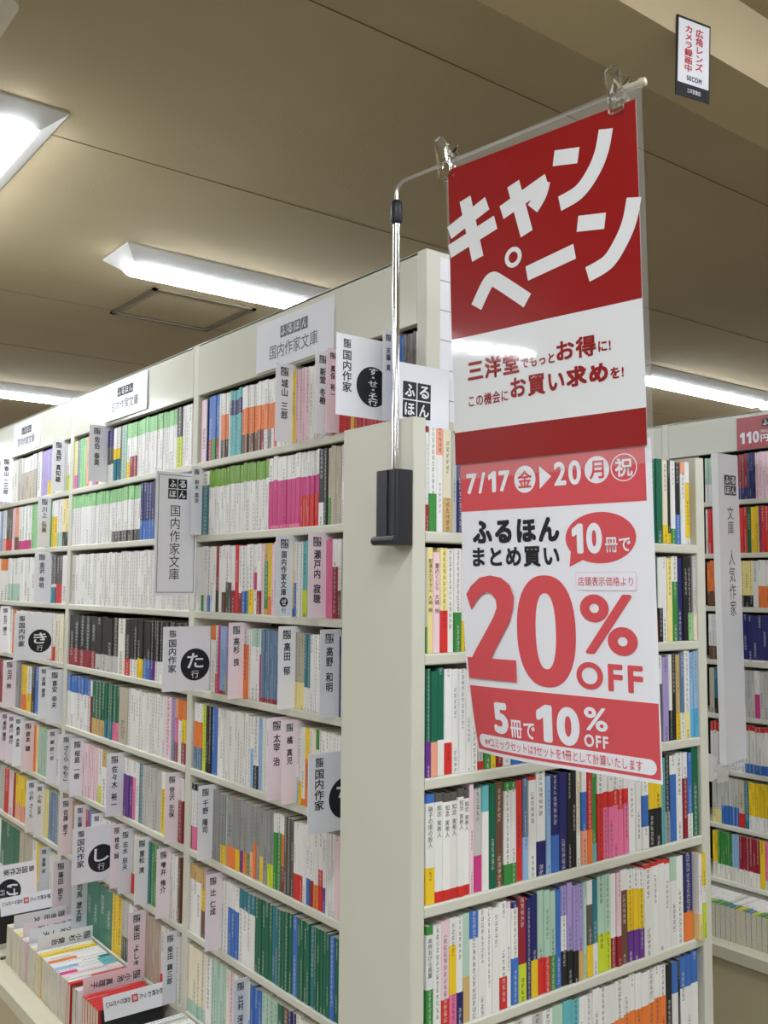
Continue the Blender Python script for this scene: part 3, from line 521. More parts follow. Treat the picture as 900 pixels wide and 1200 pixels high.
('B',5,"16867,214,149,p 16656,211,149,p 16447,209,150,p 16241,206,149,p 16037,204,147,p 15836,201,149,p 15585,251,148,W_33L 15246,339,148,W^30u 14988,258,150,m;x 14734,254,148,W_30Y;x 14484,250,147,g;x 14237,247,148,W;x 14098,114,150,W_40L 13909,189,150,V^28W 13723,186,149,V^28W 13539,184,149,V^28W 13321,218,148,P^28W 13106,215,148,W 12894,212,149,T 12729,165,147,g 12567,162,149,g 12405,162,148,g 12246,159,147,g 12088,158,149,g 11932,156,148,g 11778,154,149,g 11583,195,149,Y^28W 11391,192,149,Y^28W 11225,166,152,W;x 11060,165,149,W;x 10897,163,148,W;x 10581,296,149,r^35W;*"),
('B',6,"17473,422,149,u;* 17145,328,147,W_30R;x 16822,323,147,W;x 16461,331,148,R 16073,388,149,B;* 15833,240,147,W;x 15596,237,149,W;x 15414,154,150,W 15260,154,148,W 14987,273,148,W;x 14717,270,148,W;x 14514,177,148,W;x 14338,176,148,W;x 14084,229,149,b 13816,268,149,W;x 13551,265,150,W;x 13418,109,150,w_33R 13309,109,146,w_33R 13202,107,149,w_33R 12970,232,150,W;x 12742,228,148,W_30Y;x 12518,224,150,v;x 12291,204,149,T 12103,188,149,e 11917,186,149,e 11696,221,148,W^25t;x 11479,217,148,W_30R;x 11265,214,149,y;x 11115,128,149,W 10987,128,149,W 10860,127,147,W 10735,125,148,W 10600,135,149,U"),
('B',7,"16007,502,148,H;* 15521,486,151,H;* 15048,473,150,H;* 14588,460,149,H;* 14270,318,149,Y 13958,312,148,Y 13809,149,147,g_40D 13661,148,148,g_40D 13515,146,149,g_40D 13277,238,149,W;x 13043,234,148,p;x 12812,231,147,v;x 12585,227,149,W;x 12454,108,149,c 12347,107,149,c 12240,107,148,c 12135,105,149,c 12030,105,150,c 11926,104,147,c 11822,104,147,c 11720,102,146,c 11618,102,149,c 11426,192,148,w_25R 11213,213,149,W;x 11003,210,149,W;x 10797,206,150,C;x 10596,180,149,W"),
('C',0,"26641,244,150,W_30c 26234,407,149,W_30c 25789,445,148,p;x 25353,436,150,W;x 24925,428,148,W;x 24528,351,148,w 24183,345,148,w 23699,484,150,g 23296,403,145,c^35W 22901,395,146,c^35W 22513,388,147,c^35W 22132,381,150,c^35W 21956,176,147,T 21607,349,150,w 21377,230,149,v 21151,226,148,v 20926,225,149,v 20513,413,149,v_30Y 20173,340,148,g;x 19840,333,147,W;x 19512,328,150,W;x 19322,155,149,g 19169,153,150,g 18941,228,147,W_33L"),
('C',1,"26829,56,148,W_30P 26419,410,150,W_30P 26016,403,147,W_30P 25646,370,147,b 25282,364,147,W_30o 24924,358,149,D_25R 24572,352,150,D_25R 24275,297,150,p 23789,486,150,o_30U 23455,334,149,W_20M 23126,329,148,W_20M 22803,323,151,W_20M 22484,319,150,W_20M 22126,358,150,l 21774,352,150,l 21384,390,149,W;x 21001,383,147,W;x 20625,376,150,W_33B;x 20425,163,148,e 20141,284,148,Y^35W 19862,279,149,Y^35W 19626,236,148,W_30m 19393,233,149,W_30m 19125,268,148,y_30K 18860,265,147,y_30K"),
('C',2,"26596,289,148,W 26190,406,149,W 25790,400,150,W 25320,470,148,W^28O 24860,460,148,W^28O 24509,351,150,W_40m 24163,346,148,W_40m 23823,340,148,W_40m 23488,335,149,W_40m 23089,399,150,W 22697,392,149,W 22312,385,149,W 21935,377,148,W 21553,382,148,W_33B;x 21177,376,148,v;x 20809,368,148,W;x 20448,361,149,W;x 20128,283,148,W^60D_33T 19849,279,151,W^60D_33T 19574,275,149,R^60D_33R 19303,271,148,R^60D_33R 18848,455,149,W"),
('C',3,"26771,114,146,C 26360,411,149,C 25957,403,148,C 25561,396,150,C 25067,494,149,W^25e;x 24584,483,148,C;x 24144,395,150,w 23756,388,150,O 23361,395,147,W_30Y;x 22974,387,150,W;x 22594,380,148,W;x 22221,373,149,p;x 21854,367,147,W;x 21495,359,148,W;x 21141,354,149,W;x 20794,347,148,W_33B;x 20453,341,148,y;x 20118,335,149,W_30R;x 19789,329,148,W_30R;x 19518,235,147,C 19287,231,147,C 19058,229,149,C"),
('C',4,"26530,355,148,r 26123,407,149,r 25724,399,148,r 25331,393,149,r 25023,308,147,r 24566,457,149,W_30Y;x 24119,447,149,v;x 23681,438,148,W;x 23165,473,150,G 22886,279,148,D 22611,275,149,Y_35O 22339,272,148,Y_35O 21895,444,148,W_40Y 21547,348,150,K 21119,428,150,B 20720,399,148,W;x 20329,391,150,W_30Y;x 19980,312,146,W;x 19673,307,147,W;x 19370,303,148,m;x 19073,297,145,W;x"),
('C',5,"26514,371,148,W 26008,506,148,W 25514,494,149,W 24941,573,148,W_33B;x 24565,330,149,v;x 24239,326,148,W;x 23827,368,148,v;x 23465,362,150,W^25t;x 23067,355,149,g;x 22718,349,149,W;x 22298,379,146,W;x 21926,372,149,W;x 21561,365,149,g;x 21180,342,147,O 21011,169,151,y 20744,267,147,m 20481,263,148,m 20221,260,146,m 19964,257,147,m 19711,253,146,m 19357,354,152,p;x 19034,288,147,W;x 18815,219,148,W;x"),
('C',6,"26782,103,148,W 26270,512,148,W 25769,501,147,W 25280,489,147,W 24818,462,148,g 24367,451,151,g 23876,491,148,R 23396,480,148,p 23208,188,149,r 22905,303,150,Y_35o 22606,299,146,Y_35o 22312,294,148,Y_35o 22022,290,151,Y_35o 21713,309,149,g;x 21409,304,148,m;x 21109,300,147,W^25e;x 20714,357,149,W_30R;x 20363,351,150,W_30Y;x 20165,161,148,y 20004,161,146,y 19845,159,147,y 19557,288,146,A 19274,283,148,A 18995,279,150,A 18815,180,149,g;x"),
('C',7,"26209,676,149,W 25411,798,148,W 24642,769,149,W 24095,547,148,E 23562,533,149,E 23042,520,149,E 22536,506,149,E 22197,339,149,c 21865,332,149,c 21538,327,148,c 21216,322,148,c 20796,420,150,W_40Y 20222,574,148,Y 19779,443,146,W_30R;x 19561,182,148,w 19380,181,146,w 19201,179,149,w 18906,295,149,W_33B;x 18815,91,148,W;x"),
('R',0,"8325,99,148,m_40W 8227,98,147,m_40W 8130,97,149,m_40W 7984,146,147,W 7839,145,149,W 7696,143,146,W 7553,143,148,W 7412,141,149,W 7271,141,148,W 7170,101,146,r_25N 7070,100,148,r_25N 6970,100,147,r_25N 6871,99,150,r_25N 6795,76,150,N 6719,76,149,N 6643,76,150,N 6568,75,150,N 6448,120,148,p 6329,119,150,p 6211,118,149,p 6094,117,149,p 5977,117,146,p 5861,116,148,p 5745,116,149,p 5630,115,148,p 5516,114,148,p 5403,113,150,p"),
('R',1,"8363,82,149,W 8216,147,150,R 8071,145,149,R 7917,154,149,O 7764,153,151,O 7612,152,150,O 7462,150,148,O 7312,150,151,O 7178,134,148,R 7045,133,147,R 6913,132,149,R 6762,151,149,E 6626,136,147,Y 6492,134,149,Y 6433,59,148,V 6289,144,149,R 6147,142,147,R 6005,142,150,R 5865,140,150,R 5726,139,150,R 5587,139,151,R 5450,137,149,R"),
('R',2,"8311,122,147,O_33U 8190,121,152,O_33U 8070,120,149,O_33U 7950,120,150,O_33U 7818,132,148,u 7686,132,151,u 7556,130,149,u 7426,130,148,u 7297,129,149,u 7169,128,149,u 7026,143,149,y_25K 6885,141,148,y_25K 6745,140,149,y_25K 6566,179,148,W 6444,122,151,O^55W 6323,121,149,O^55W 6203,120,150,O^55W 6083,120,149,O^55W 5965,118,149,O^55W 5847,118,149,O^55W 5729,118,146,O^55W 5613,116,149,O^55W 5497,116,147,O^55W"),
('R',3,"8277,129,149,W_30U 8149,128,149,W_30U 8021,128,147,W_30U 7894,127,148,W 7768,126,149,W 7643,125,148,W 7519,124,147,W 7395,124,150,W 7272,123,149,W 7150,122,148,W 6974,176,151,N_05W 6800,174,148,N_05W 6627,173,145,N_05W 6456,171,149,N_05W 6287,169,150,N_05W 6098,189,150,N 5912,186,149,N 5727,185,148,N 5544,183,147,N"),
('R',4,"8220,192,147,c 8124,96,150,T_33K 8029,95,151,T_33K 7934,95,147,T_33K 7803,131,148,g 7673,130,148,g 7544,129,146,g 7416,128,146,g 7288,128,149,g 7162,126,148,g 7031,131,149,g 6901,130,148,g 6772,129,148,g 6683,89,149,M^50W 6595,88,149,M^50W 6448,147,146,g 6303,145,149,g 6158,145,147,g 6015,143,148,g 5873,142,147,g 5732,141,149,g 5592,140,151,g"),
('R',5,"8290,129,148,W^20R 8163,127,152,W^20R 8037,126,147,W^20R 7911,126,147,W^20R 7787,124,148,W 7663,124,147,W 7539,124,150,W 7417,122,149,W 7295,122,148,W 7174,121,149,W 7052,122,148,W^10R_20B 6930,122,150,W^10R_20B 6809,121,149,W^10R_20B 6689,120,146,W^10R_20B 6569,120,147,W^10R_20B 6451,118,147,W^10R_20B 6333,118,150,W^10R_20B 6215,118,148,W^10R_20B 6099,116,149,W^10R_20B 5983,116,147,W^10R_20B 5868,115,149,W^10R_20B 5753,115,148,W^10R_20B 5640,113,147,W^10R_20B"),
('R',6,"8218,175,147,g_30y 8045,173,147,g_30y 7920,125,149,g_40B 7796,124,150,g_40B 7673,123,151,g_40B 7550,123,149,g_40B 7428,122,149,g_40B 7217,211,149,c_30R 7067,150,147,T 6946,121,149,Y_30W 6825,121,146,Y_30W 6706,119,147,Y_30W 6587,119,148,Y_30W 6469,118,149,Y_30W 6351,118,148,Y_30W 6234,117,148,Y_30W 6118,116,148,Y_30W 6003,115,147,Y_30W 5889,114,148,Y_30W 5775,114,148,Y_30W 5661,114,149,Y_30W 5549,112,149,Y_30W"),
('R',7,"8305,95,147,Y_33w 8210,95,149,Y_33w 8121,89,148,e_30w 8033,88,149,e_30w 7945,88,148,e_30w 7857,88,150,e_30w 7770,87,149,e_30w 7683,87,145,e_30w 7601,82,147,b_30w 7520,81,149,b_30w 7439,81,148,b_30w 7319,120,148,r_30w 7199,120,149,r_30w 7080,119,147,r_30w 6962,118,151,r_30w 6844,118,148,r_30w 6727,117,148,r_30w 6553,174,149,Y 6431,122,148,P_20w 6309,122,148,P_20w 6189,120,149,P_20w 6069,120,150,P_20w 5950,119,148,P_20w 5831,119,150,P_20w 5714,117,149,P_20w 5597,117,150,P_20w"),
]
MYAX = Matrix.Rotation(-pi / 2, 4, 'Z')
for owner, row, data in ROWS:
    rng = random.Random(ord(owner) * 100 + row)
    ent = []
    for q in data.split(' '):
        q, _, fl = q.partition(';'); a, w, hh, st = q.split(',')
        ent.append((int(a) * 1e-4, int(w) * 1e-4, int(hh) * 1e-3, st, fl))
    hid = [i for i, e in enumerate(ent) if e[4] == 'h']
    seen = 0
    for i, (a, w, hh, st, fl) in enumerate(ent):
        push = rng.uniform(0, .003)
        if fl not in ('h', 'x'): seen += 1
        if owner == 'E':
            M = Matrix.Translation((a + w / 2, .003 + push, SZ[row] + .0004))
        else:
            x, zz = (XR, RZ) if owner == 'R' else (XG, GZ)
            M = Matrix.Translation((x + .003 + push, a + w / 2, zz[row] + .0004)) @ MYAX
        if fl == '*':
            if owner == 'E':
                left = not hid or i < hid[0] or row == 5
                k = (i + 1) if left and row != 5 else len(ent) - i
                side = 'left' if left and row != 5 else 'right'
                lab = '%s, %s from %s, end bookcase, %s shelf' % (book_desc(st), nth(k), side, SHELFN[row])
                g = "paperbacks on the end bookcase's %s shelf" % SHELFN[row]
            else:
                bay = {'A': 'nearest', 'B': 'second', 'C': 'third'}[owner]
                lab = '%s, %s from left, tall bookcase, %s bay, %s shelf' % (book_desc(st), nth(seen), bay, SHELFN[row])
                g = "paperbacks on the tall bookcase's %s shelf" % SHELFN[row]
            make_book(w, hh, .105, st, lab, g, M, rng, TITLES.get((owner, row, seen)))
        else:
            bulk_book(w, hh, .105, st, M, rng)

# one volume pulled out in front of the right post
for x, w, stl, lb in ((.6608, .0100, 'W_30y', 'white paperback with pale yellow band, pulled forward at the right post of the end bookcase'), (.6722, .0105, 'Y_42L~62W', 'yellow paperback pulled forward past the right post of the end bookcase')):
    M = Matrix.Translation((x, -.007, SZ[4] + .0004))
    make_book(w, .147, .105, stl, lb, "paperbacks on the end bookcase's fifth shelf", M, random.Random(4))

# spine-up books in the tray under the tall bookcase: spines face up, page ends face the aisle
SPUP = Matrix(((0, 0, 1, 0), (-1, 0, 0, 0), (0, -1, 0, 0), (0, 0, 0, 1)))
TRAY_Z, TX = .4475, .012
def tray_book(y, w, st, label=None, h=.148, d=.105):
    M = Matrix.Translation((TX, y + w / 2, TRAY_Z + d)) @ SPUP
    rng = random.Random(int(y * 10000))
    if label: return make_book(w, h, d, st, label, 'spine-up paperbacks in the tray', M, rng)
    bulk_book(w, h, d, st, M, rng)
tray = [(1.132, ['R^99R'] * 6, .0165), (1.262, ['N_50W', 'p', 'K'], .0125), (1.312, ['R', 'R_40W'], .014), (1.345, ['W', 'p', 'W^25t_30M', 'W^25t', 'W^25t_40b', 'W^20T', 'W', 'W_50O', 'W', 'w'], .0175),
        (1.525, ['Y', 'y', 'W'], .0155), (1.585, ['C', 'w', 'g'], .0165), (1.655, ['p', 'w'], .018), (1.705, ['w', 'y_20Y', 'W', 'C'], .0165), (1.79, ['w', 'C'], .016)]
k = 0
for y, sts, w in tray:
    for st in sts:
        k += 1
        tray_book(y, w - .0005, st, 'spine-up %s, %s from the near end of the tray' % (book_desc(st), nth(k))); y += w
y = .84
for st in ['W', 'W', 'R', 'W_40K', 'W', 'W^20R', 'W', 'W', 'g', 'W']:
    tray_book(y, .0165, st); y += .017
y = 1.937
for i in range(5): tray_book(y, .016, 'Ww'[i % 2]); y += .0165
# the far tray across the right aisle
TXR = XR - XG
y = .16
for i in range(47):
    M = Matrix.Translation((TXR + TX, y + .008, TRAY_Z + .105)) @ SPUP
    bulk_book(.0165, .148, .105, ['W_30e', 'W_28Y', 'W_30e', 'W_25L', 'W_25B', 'g_30e'][(i * 7 + i // 3) % 6], M, random.Random(900 + i)); y += .0172
rng = random.Random(77)
for z in GZ:
    y = 2.72
    while y < 3.51:
        w = rng.uniform(.009, .018)
        bulk_book(w, rng.uniform(.146, .151), .105, rng.choice(['W', 'W_30R', 'W', 'g', 'W^25l', 'E', 'p', 'W_33B', 'y', 'N', 'W^25t', 'K', 'C', 'm']), Matrix.Translation((XG + .005, y + w / 2, z + .0004)) @ MYAX, rng); y += w
tag(BULK.build('packed_paperbacks', [M_COVER, M_PAGES]), 'closely packed paperbacks filling the remaining shelves of all three bookcases', 'books', None, 'stuff')

# ---------------------------------------------------------------- signs and cards
def logo(mb, T, u, v, s, off=.0003, mi=1, mw=0, txt='ふるほん', row=False):
    """four black squares with white kana; u, v = top left, s = side of one square"""
    g = s * 1.08
    for i, ch in enumerate(txt):
        a, b = (u + i * g, v) if row else (u + (i % 2) * g, v - (i // 2) * g)
        mb.quad2(T, a, a + s, b - s, b, off, mi)
        text_fit(mb, ch, T, a + .14 * s, b - .86 * s, a + .86 * s, b - .14 * s, off * 2, mw, .02)
def board(w, h, T, t=.0012):
    b = MB()
    n = b.verts([T(x, y, q) for q in (0, -t) for x, y in ((0, 0), (w, 0), (w, h), (0, h))])
    for f in ((0, 1, 2, 3), (7, 6, 5, 4), (0, 4, 5, 1), (1, 5, 6, 2), (2, 6, 7, 3), (3, 7, 4, 0)): b.face([n + i for i in f])
    return b
def index_sign(loc, ud, vd, kana, label, small='行', w=.115, h=.142):
    t = thing('index_sign', label, 'shelf sign', loc, 'square index signs with a black disc')
    T = frame((0, 0, 0), ud, vd)
    board(w, h, T).build('sign_board', M_WHITE, t)
    p = MB(); logo(p, T, w * .13, h * .94, w * .062, .0004, 0, 1)
    text_fit(p, '国内作家', T, w * .11, h * .29, w * .28, h * .80, .0004, 0, .012, True)
    cu, cv, r = w * .68, h * .40, w * .31
    p.disc2(T, cu, cv, r, r, .0004, 0)
    if len(kana) == 1:
        text_fit(p, kana, T, cu - r * .56, cv - r * .22, cu + r * .56, cv + r * .72, .0008, 1, .014)
        text_fit(p, small, T, cu - r * .26, cv - r * .84, cu + r * .26, cv - r * .36, .0008, 1, .006)
    else:
        text_fit(p, kana + small, T, cu - r * .30, cv - r * .93, cu + r * .30, cv + r * .93, .0008, 1, .012, True, -.18)
    p.build('lettering', [M_INK, M_WHITE], t)
    return t
X_, Z_ = (1, 0, 0), (0, 0, 1)
index_sign((.0545, .929, 1.2835), X_, Z_, 'た', 'white index sign reading た行 jutting out on the fourth shelf')
index_sign((.0625, .284, 1.8105), X_, Z_, 'す・せ・そ', 'white index sign reading す・せ・そ行 on the top shelf beside the chrome pole')
index_sign((.0535, .3413, 1.097), X_, Z_, 'ち', 'white index sign half hidden behind the end panel, fifth shelf', h=.135)
index_sign((.053, 1.4398, .746), X_, (0, .0, 1), 'し', 'white index sign reading し行 on the seventh shelf')
index_sign((.046, 1.9665, 1.2845), X_, Z_, 'き', 'white index sign reading き行 on the fourth shelf at far left')
index_sign((.022, 2.05, .655), (0, -.2, -1), (1, 0, 0), 'け', 'white index sign reading け行 lying on its side in the low tray')

def author_card(x_out, y, z, name, label, m=None, w=.105, h=.161, tilt=0, flat=False, prot=.035, group='white author cards between the books', lean=0):
    t = thing('author_card', label, 'divider card', (x_out, y, z), group)
    if flat: T = frame((0, 0, 0), (0, 0, -1), (1, 0, 0))
    else: T = frame((0, 0, 0), (cos(tilt), -sin(tilt), 0), (lean, 0, 1))
    board(w, h, T, .001).build('card', m or M_WHITE, t)
    p = MB(); pc = max(min(prot, .045), .02); a = pc * .2
    s = min(pc * .24, .0085)
    logo(p, T, pc * .30, h * .95, s, .0003, 0, 1)
    if name:
        L = sum(.5 if c == ' ' else 1 for c in name); ch = min(pc * .50, .0175) * (.8 if '文庫' in name else 1)
        text_fit(p, name, T, pc * .34, h * .80 - L * ch * 1.05, pc * .34 + ch * .92, h * .80, .0003, 0, .018, True)
        if '文庫' in name:
            p.disc2(T, pc * .55, .028, .0095, .0095, .0003, 0); text_fit(p, 'せ', T, pc * .55 - .006, .022, pc * .55 + .006, .034, .0006, 1, .012); text_fit(p, '行', T, pc * .55 - .005, .006, pc * .55 + .005, .016, .0003, 0, .01)
    p.build('lettering', [M_INK, M_WHITE], t)
    return t
CARDS = [  # bay, shelf, y, how far it juts out, name, tint
    ('A', 0, .5973, .0376, '城山 三郎', 0), ('A', 0, .4653, .0300, '新堂 冬樹', 0), ('A', 0, .4350, .0240, '真保 裕一', 1), ('A', 0, .2644, .022, '天藤 真', 0), ('A', 1, .9930, .0230, '鈴木 英治', 0),
    ('A', 2, .5899, .0357, '国内作家文庫', 2), ('A', 2, .4713, .0368, '瀬戸内 寂聴', 1), ('A', 3, .7822, .0327, '高杉 良', 1), ('A', 3, .5772, .0344, '高田 郁', 0),
    ('A', 3, .4268, .0370, '高野 和明', 2), ('A', 4, .6105, .0343, '太宰 治', 1), ('A', 4, .5663, .0290, '橘 真児', 1), ('A', 5, .9107, .0304, '千野 隆司', 0), ('A', 6, .8674, .0300, '辻 仁成', 1),
    ('A', 7, .7397, .0296, '辻村 深月', 2), ('B', 0, 1.5878, .0497, '佐伯 泰英', 0), ('B', 5, 1.7974, .03, 'さくら ももこ', 0), ('B', 5, 1.6999, .0346, '桜庭 一樹', 0), ('B', 5, 1.4139, .0407, '佐々木 裕一', 0),
    ('B', 5, 1.0814, .0300, '笹沢 左保', 1), ('B', 6, 1.781, .032, '佐藤 愛子', 1), ('B', 6, 1.6711, .028, '佐藤 雅美', 0), ('B', 6, 1.5491, .025, '沢木 冬吾', 0), ('B', 6, 1.4000, .030, '椎名 誠', 1),
    ('B', 6, 1.3456, .03, '志水 辰夫', 2), ('B', 6, 1.2426, .0301, '重松 清', 0), ('B', 6, 1.1179, .0304, '雫井 脩介', 1), ('B', 7, 1.6428, .0386, '司馬 遼太郎', 2), ('B', 7, 1.2493, .0398, '柴田 よしき', 1),
    ('B', 7, 1.0713, .0298, '柴田 錬三郎', 2), ('C', 0, 2.4777, .0384, '香山 二三郎', 0), ('C', 0, 1.939, .0348, '風野 真知雄', 0), ('C', 1, 2.0498, .038, '川上 弘美', 2), ('C', 2, 2.0321, .0483, '金沢 伸明', 0),
    ('C', 3, 2.4437, .029, '北方 謙三', 0), ('C', 4, 2.3537, .0396, '北沢 秋', 1), ('C', 4, 2.0202, .0266, '京極 夏彦', 0), ('C', 4, 1.8952, .0414, '喜安 幸夫', 0), ('C', 5, 2.409, .028, '黒岩 重吾', 1),
    ('C', 5, 2.3322, .028, '黒川 博行', 1), ('C', 5, 2.2579, .028, '桑原 水菜', 0), ('C', 5, 2.1428, .0352, '倉本 聰', 1), ('C', 5, 1.9234, .026, '鯨 統一郎', 0), ('C', 6, 2.0977, .0293, '小杉 さくら', 0),
    ('C', 6, 2.0234, .0257, '小松 左京', 0), ('C', 7, 1.9653, .025, '斎藤 栄', 2), ('B', 7, 1.7932, .0398, '篠田 節子', 1)]
cnt = {}
tot = {}
for c in CARDS: tot[c[:2]] = tot.get(c[:2], 0) + 1
for bay, row, y, prot, name, tint in CARDS:
    cnt[(bay, row)] = cnt.get((bay, row), 0) + 1; k = cnt[(bay, row)]
    bn = {'A': 'nearest', 'B': 'second', 'C': 'third'}[bay]; tn = ['white', 'pinkish', 'greyish'][tint]
    lab = '%s author card on the %s shelf of the tall bookcase\'s %s bay' % (tn, SHELFN[row], bn)
    if tot[(bay, row)] > 1: lab = '%s author card, %s from left, tall bookcase, %s bay, %s shelf' % (tn, nth(k), bn, SHELFN[row])
    author_card(XG - prot, y, GZ[row] + .0006, name, lab, [M_WHITE, M_PINKCARD, M_GREYCARD][tint], prot=prot, tilt=0)
# cards standing among the spine-up books
for i, (y, name) in enumerate(((1.245, '小池 真理子'), (1.578, '小杉 健治'), (1.645, '小池 一夫'), (1.698, '郷里 大輔'), (1.780, '幸田 文'))):
    author_card(.018, y, TRAY_Z + .105 + .034, name, '%s author card among the spine-up books, %s from the near end of the tray' % (['pink', 'white', 'cream-white', 'pale', 'greyish'][i], nth(i + 1)),
                [M_PINKCARD, M_WHITE, M_WHITE, M_PINKCARD, M_GREYCARD][i], h=.15, flat=True, prot=.042, w=.12, group='author cards lying in the tray')
M_NOTE_RED = mat('stamp_red', rgb(206, 70, 74), .6)
def sell_card(y, z, label):
    t = thing('notice_card', label, 'notice card', (.016, y, z), 'buy-back notice cards in the tray')
    T = frame((0, 0, 0), (0, -.35, -1), (1, 0, 0))
    b = board(.05, .149, T, .001); b.build('card', M_WHITE, t)
    k = board(.10, .149, frame((0, .004, -.03), (0, -.05, -1), (1, 0, 0)), .003); k.build('backing_board', M_BLACK, t)
    p = MB(); text_fit(p, '読み終わった', T, .012, .086, .024, .146, .0004, 0, .016, True)
    p.quad2(T, .010, .026, .067, .082, .0004, 1); text_fit(p, '本', T, .012, .069, .024, .080, .0008, 2, .01)
    text_fit(p, 'お売りください', T, .012, .005, .024, .064, .0004, 0, .016, True)
    p.build('lettering', [M_INK, M_NOTE_RED, M_WHITE], t)
sell_card(1.118, .585, 'white buy-back notice on black board at the near end of the tray')
sell_card(1.912, .60, 'white buy-back notice in front of the け行 sign at the far end')

# strips on the header
for i, (y1, z0, lb) in enumerate(((.738, 1.972, 'white header strip nearest the chrome pole on the tall bookcase'), (1.598, 1.978, 'white header strip with lamp glare on the second bay'), (2.462, 1.976, 'white header strip on the third bay at far left'),)):
    t = thing('header_sign', lb, 'shelf sign', (XG - .003, y1, z0), 'white header strips reading ふるほん')
    T = frame((0, 0, 0), (0, -1, 0), (0.012, 0, 1)) if i != 1 else frame((-.004, 0, 0), (.010, -1, 0), (.012, 0, 1))
    b = board(.293, .105, T, .0018); b.build('sign_board', M_PLASTIC, t)
    p = MB(); logo(p, T, .097, .085, .0245, .0004, 0, 1, row=True)
    text_fit(p, '国内作家文庫', T, .056, .020, .238, .050, .0004, 0, .006)
    p.build('lettering', [M_INK, M_PLASTIC], t)

# vertical sign on the divider
t = thing('vertical_sign', 'tall white sign reading ふるほん 国内作家文庫 jutting from the bookcase divider', 'shelf sign', (.066, 1.011, 1.494))
T = frame((0, 0, 0), X_, Z_)
board(.105, .285, T, .001).build('sign_board', M_WHITE, t)
b = MB(); T2 = frame((-.003, .002, -.003), X_, Z_)
b.quad2(T2, 0, .113, .0, .296, 0); b.build('clear_sleeve', mat('clear_film', (.96, .97, .98), .08, .5, alpha=.25), t)
p = MB()
for q in ((.006, .0072, .006, .279), (.0978, .099, .006, .279), (.006, .099, .006, .0072), (.006, .099, .2778, .279)): p.quad2(T, q[0], q[1], q[2], q[3], .0004, 0)
logo(p, T, .030, .270, .0225, .0004, 0, 1)
text_fit(p, '国内作家文庫', T, .036, .035, .062, .208, .0004, 0, .006, True)
p.build('lettering', [M_INK, M_WHITE], t)

# white sign on the end of the tall case
t = thing('shop_corner_sign', 'white sign with four black kana squares behind the chrome pole', 'shelf sign', (.094, .158, 1.735))
T = frame((0, 0, 0), X_, (-.0, -.02, 1))
board(.112, .148, T, .001).build('sign_board', M_PLASTIC, t)
p = MB(); logo(p, T, .012, .118, .0285, .0004, 0, 1); p.build('lettering', [M_INK, M_WHITE], t)
# ruled paper strip on the end panel
t = thing('paper_strip', 'narrow white ruled paper strip on the tall bookcase end behind the poster', 'paper strip', (.200, YG - .0004, 1.80))
T = frame((0, 0, 0), X_, Z_); board(.06, .285, T, .0004).build('strip', M_WHITE, t)
p = MB()
for q in (.243, .191, .139, .087, .035): p.quad2(T, 0, .06, q, q + .0014, .0003, 0)
p.build('ruling', mat('grey_ink', rgb(120, 120, 122), .6), t)

# ---------------------------------------------------------------- poster stand
PX, PY = -.018, .018
D = Vector((.15, -.989, 0)).normalized(); NN = Vector((D.y, -D.x, 0))
st = thing('poster_stand', 'chrome poster stand with black clamp on the end panel', 'poster stand', (PX, PY, 1.577))
b = MB(); b.bevbox(-.014, .0178, -.022, .029, 0, .106, .006, 'z'); b.build('clamp', M_BLACK, st)
b = MB(); b.bevbox(-.0165, -.0135, -.002, .0, .012, .1055, .001, 'z'); b.tube([(-.0145, -.022, .006), (-.0145, .029, .006)], .0065, 12)
b.build('clamp_latch', M_BLACK, st)
MB().tube([(0, 0, .1), (0, 0, .49)], .0052, 16, cap=False).build('pole', M_CHROME, st, True)
MB().tube([(0, 0, .466), (0, 0, .470), (0, 0, .497), (0, 0, .501)], [.006, .0088, .0082, .006], 16).build('collar', M_BLACK, st, True)
pts = [Vector((0, 0, .49)), Vector((0, 0, .512))] + [Vector((0, 0, .512)) + D * (.016 * (1 - cos(q * pi / 12))) + Vector((0, 0, .016 * sin(q * pi / 12))) for q in range(1, 7)]
end = Vector((0, 0, .534)) + D * .376
pts += [Vector((0, 0, .5285)) + D * .05, Vector((0, 0, .531)) + D * .2, end]
MB().tube(pts, .0028, 12, cap=False).build('rod', mat('dull_steel', (.6, .58, .55), .3, .5, 1), st, True)
MB().tube([end - D * .012, end, end + D * .012, end + D * .016, end + D * .022], [.0042, .0042, .004, .006, .0045], 14).build('rod_tip', mat('frosted_tip', rgb(214, 206, 182), .4, .5, trans=.4), st, True)

# ---- laminated campaign poster; u along the rod, v downwards from its top edge
P0 = Vector((PX - .002, PY - .001, 2.093)) + D * .098
def poster_pos(u, v, q):
    w = .0005 * sin(u * 30 + v * 9 + 1) * min(1, v * 8) - .0006 * sin(v * 22)
    return P0 + D * u + Vector((0, 0, -v)) + NN * (-.04 * v + w + q)
def TP(u, v, q): return poster_pos(u, -v, q)     # v up for lettering
PW = .287
t = thing('campaign_poster', 'glossy laminated red poster reading キャンペーン hanging from the rod', 'poster', P0)
loc = lambda f: (lambda u, v, q: f(u, v, q) - P0)
TPl = loc(TP)
b = MB(); b.quad2(TPl, 0, PW, -.237, 0, 0, 0, 24, 20); b.quad2(TPl, 0, PW, -.365, -.237, 0, 1, 24, 12); b.quad2(TPl, 0, PW, -.409, -.365, 0, 0, 24, 5)
b.quad2(TPl, 0, PW, -.409, 0, -.0012, 1, 24, 30)
b.build('sheet', [M_RED, M_PWHITE], t, True)
fl = MB()
for a in ((-.004, 0, -.43, .014), (PW, PW + .008, -.43, .014), (0, PW, 0, .014), (0, PW, -.43, -.409)): fl.quad2(TPl, a[0], a[1], a[2], a[3], -.0004, 0, 8, 8)
fl.build('laminate_margin', mat('laminate', (.9, .9, .9), .1, .6, alpha=.14), t, True)
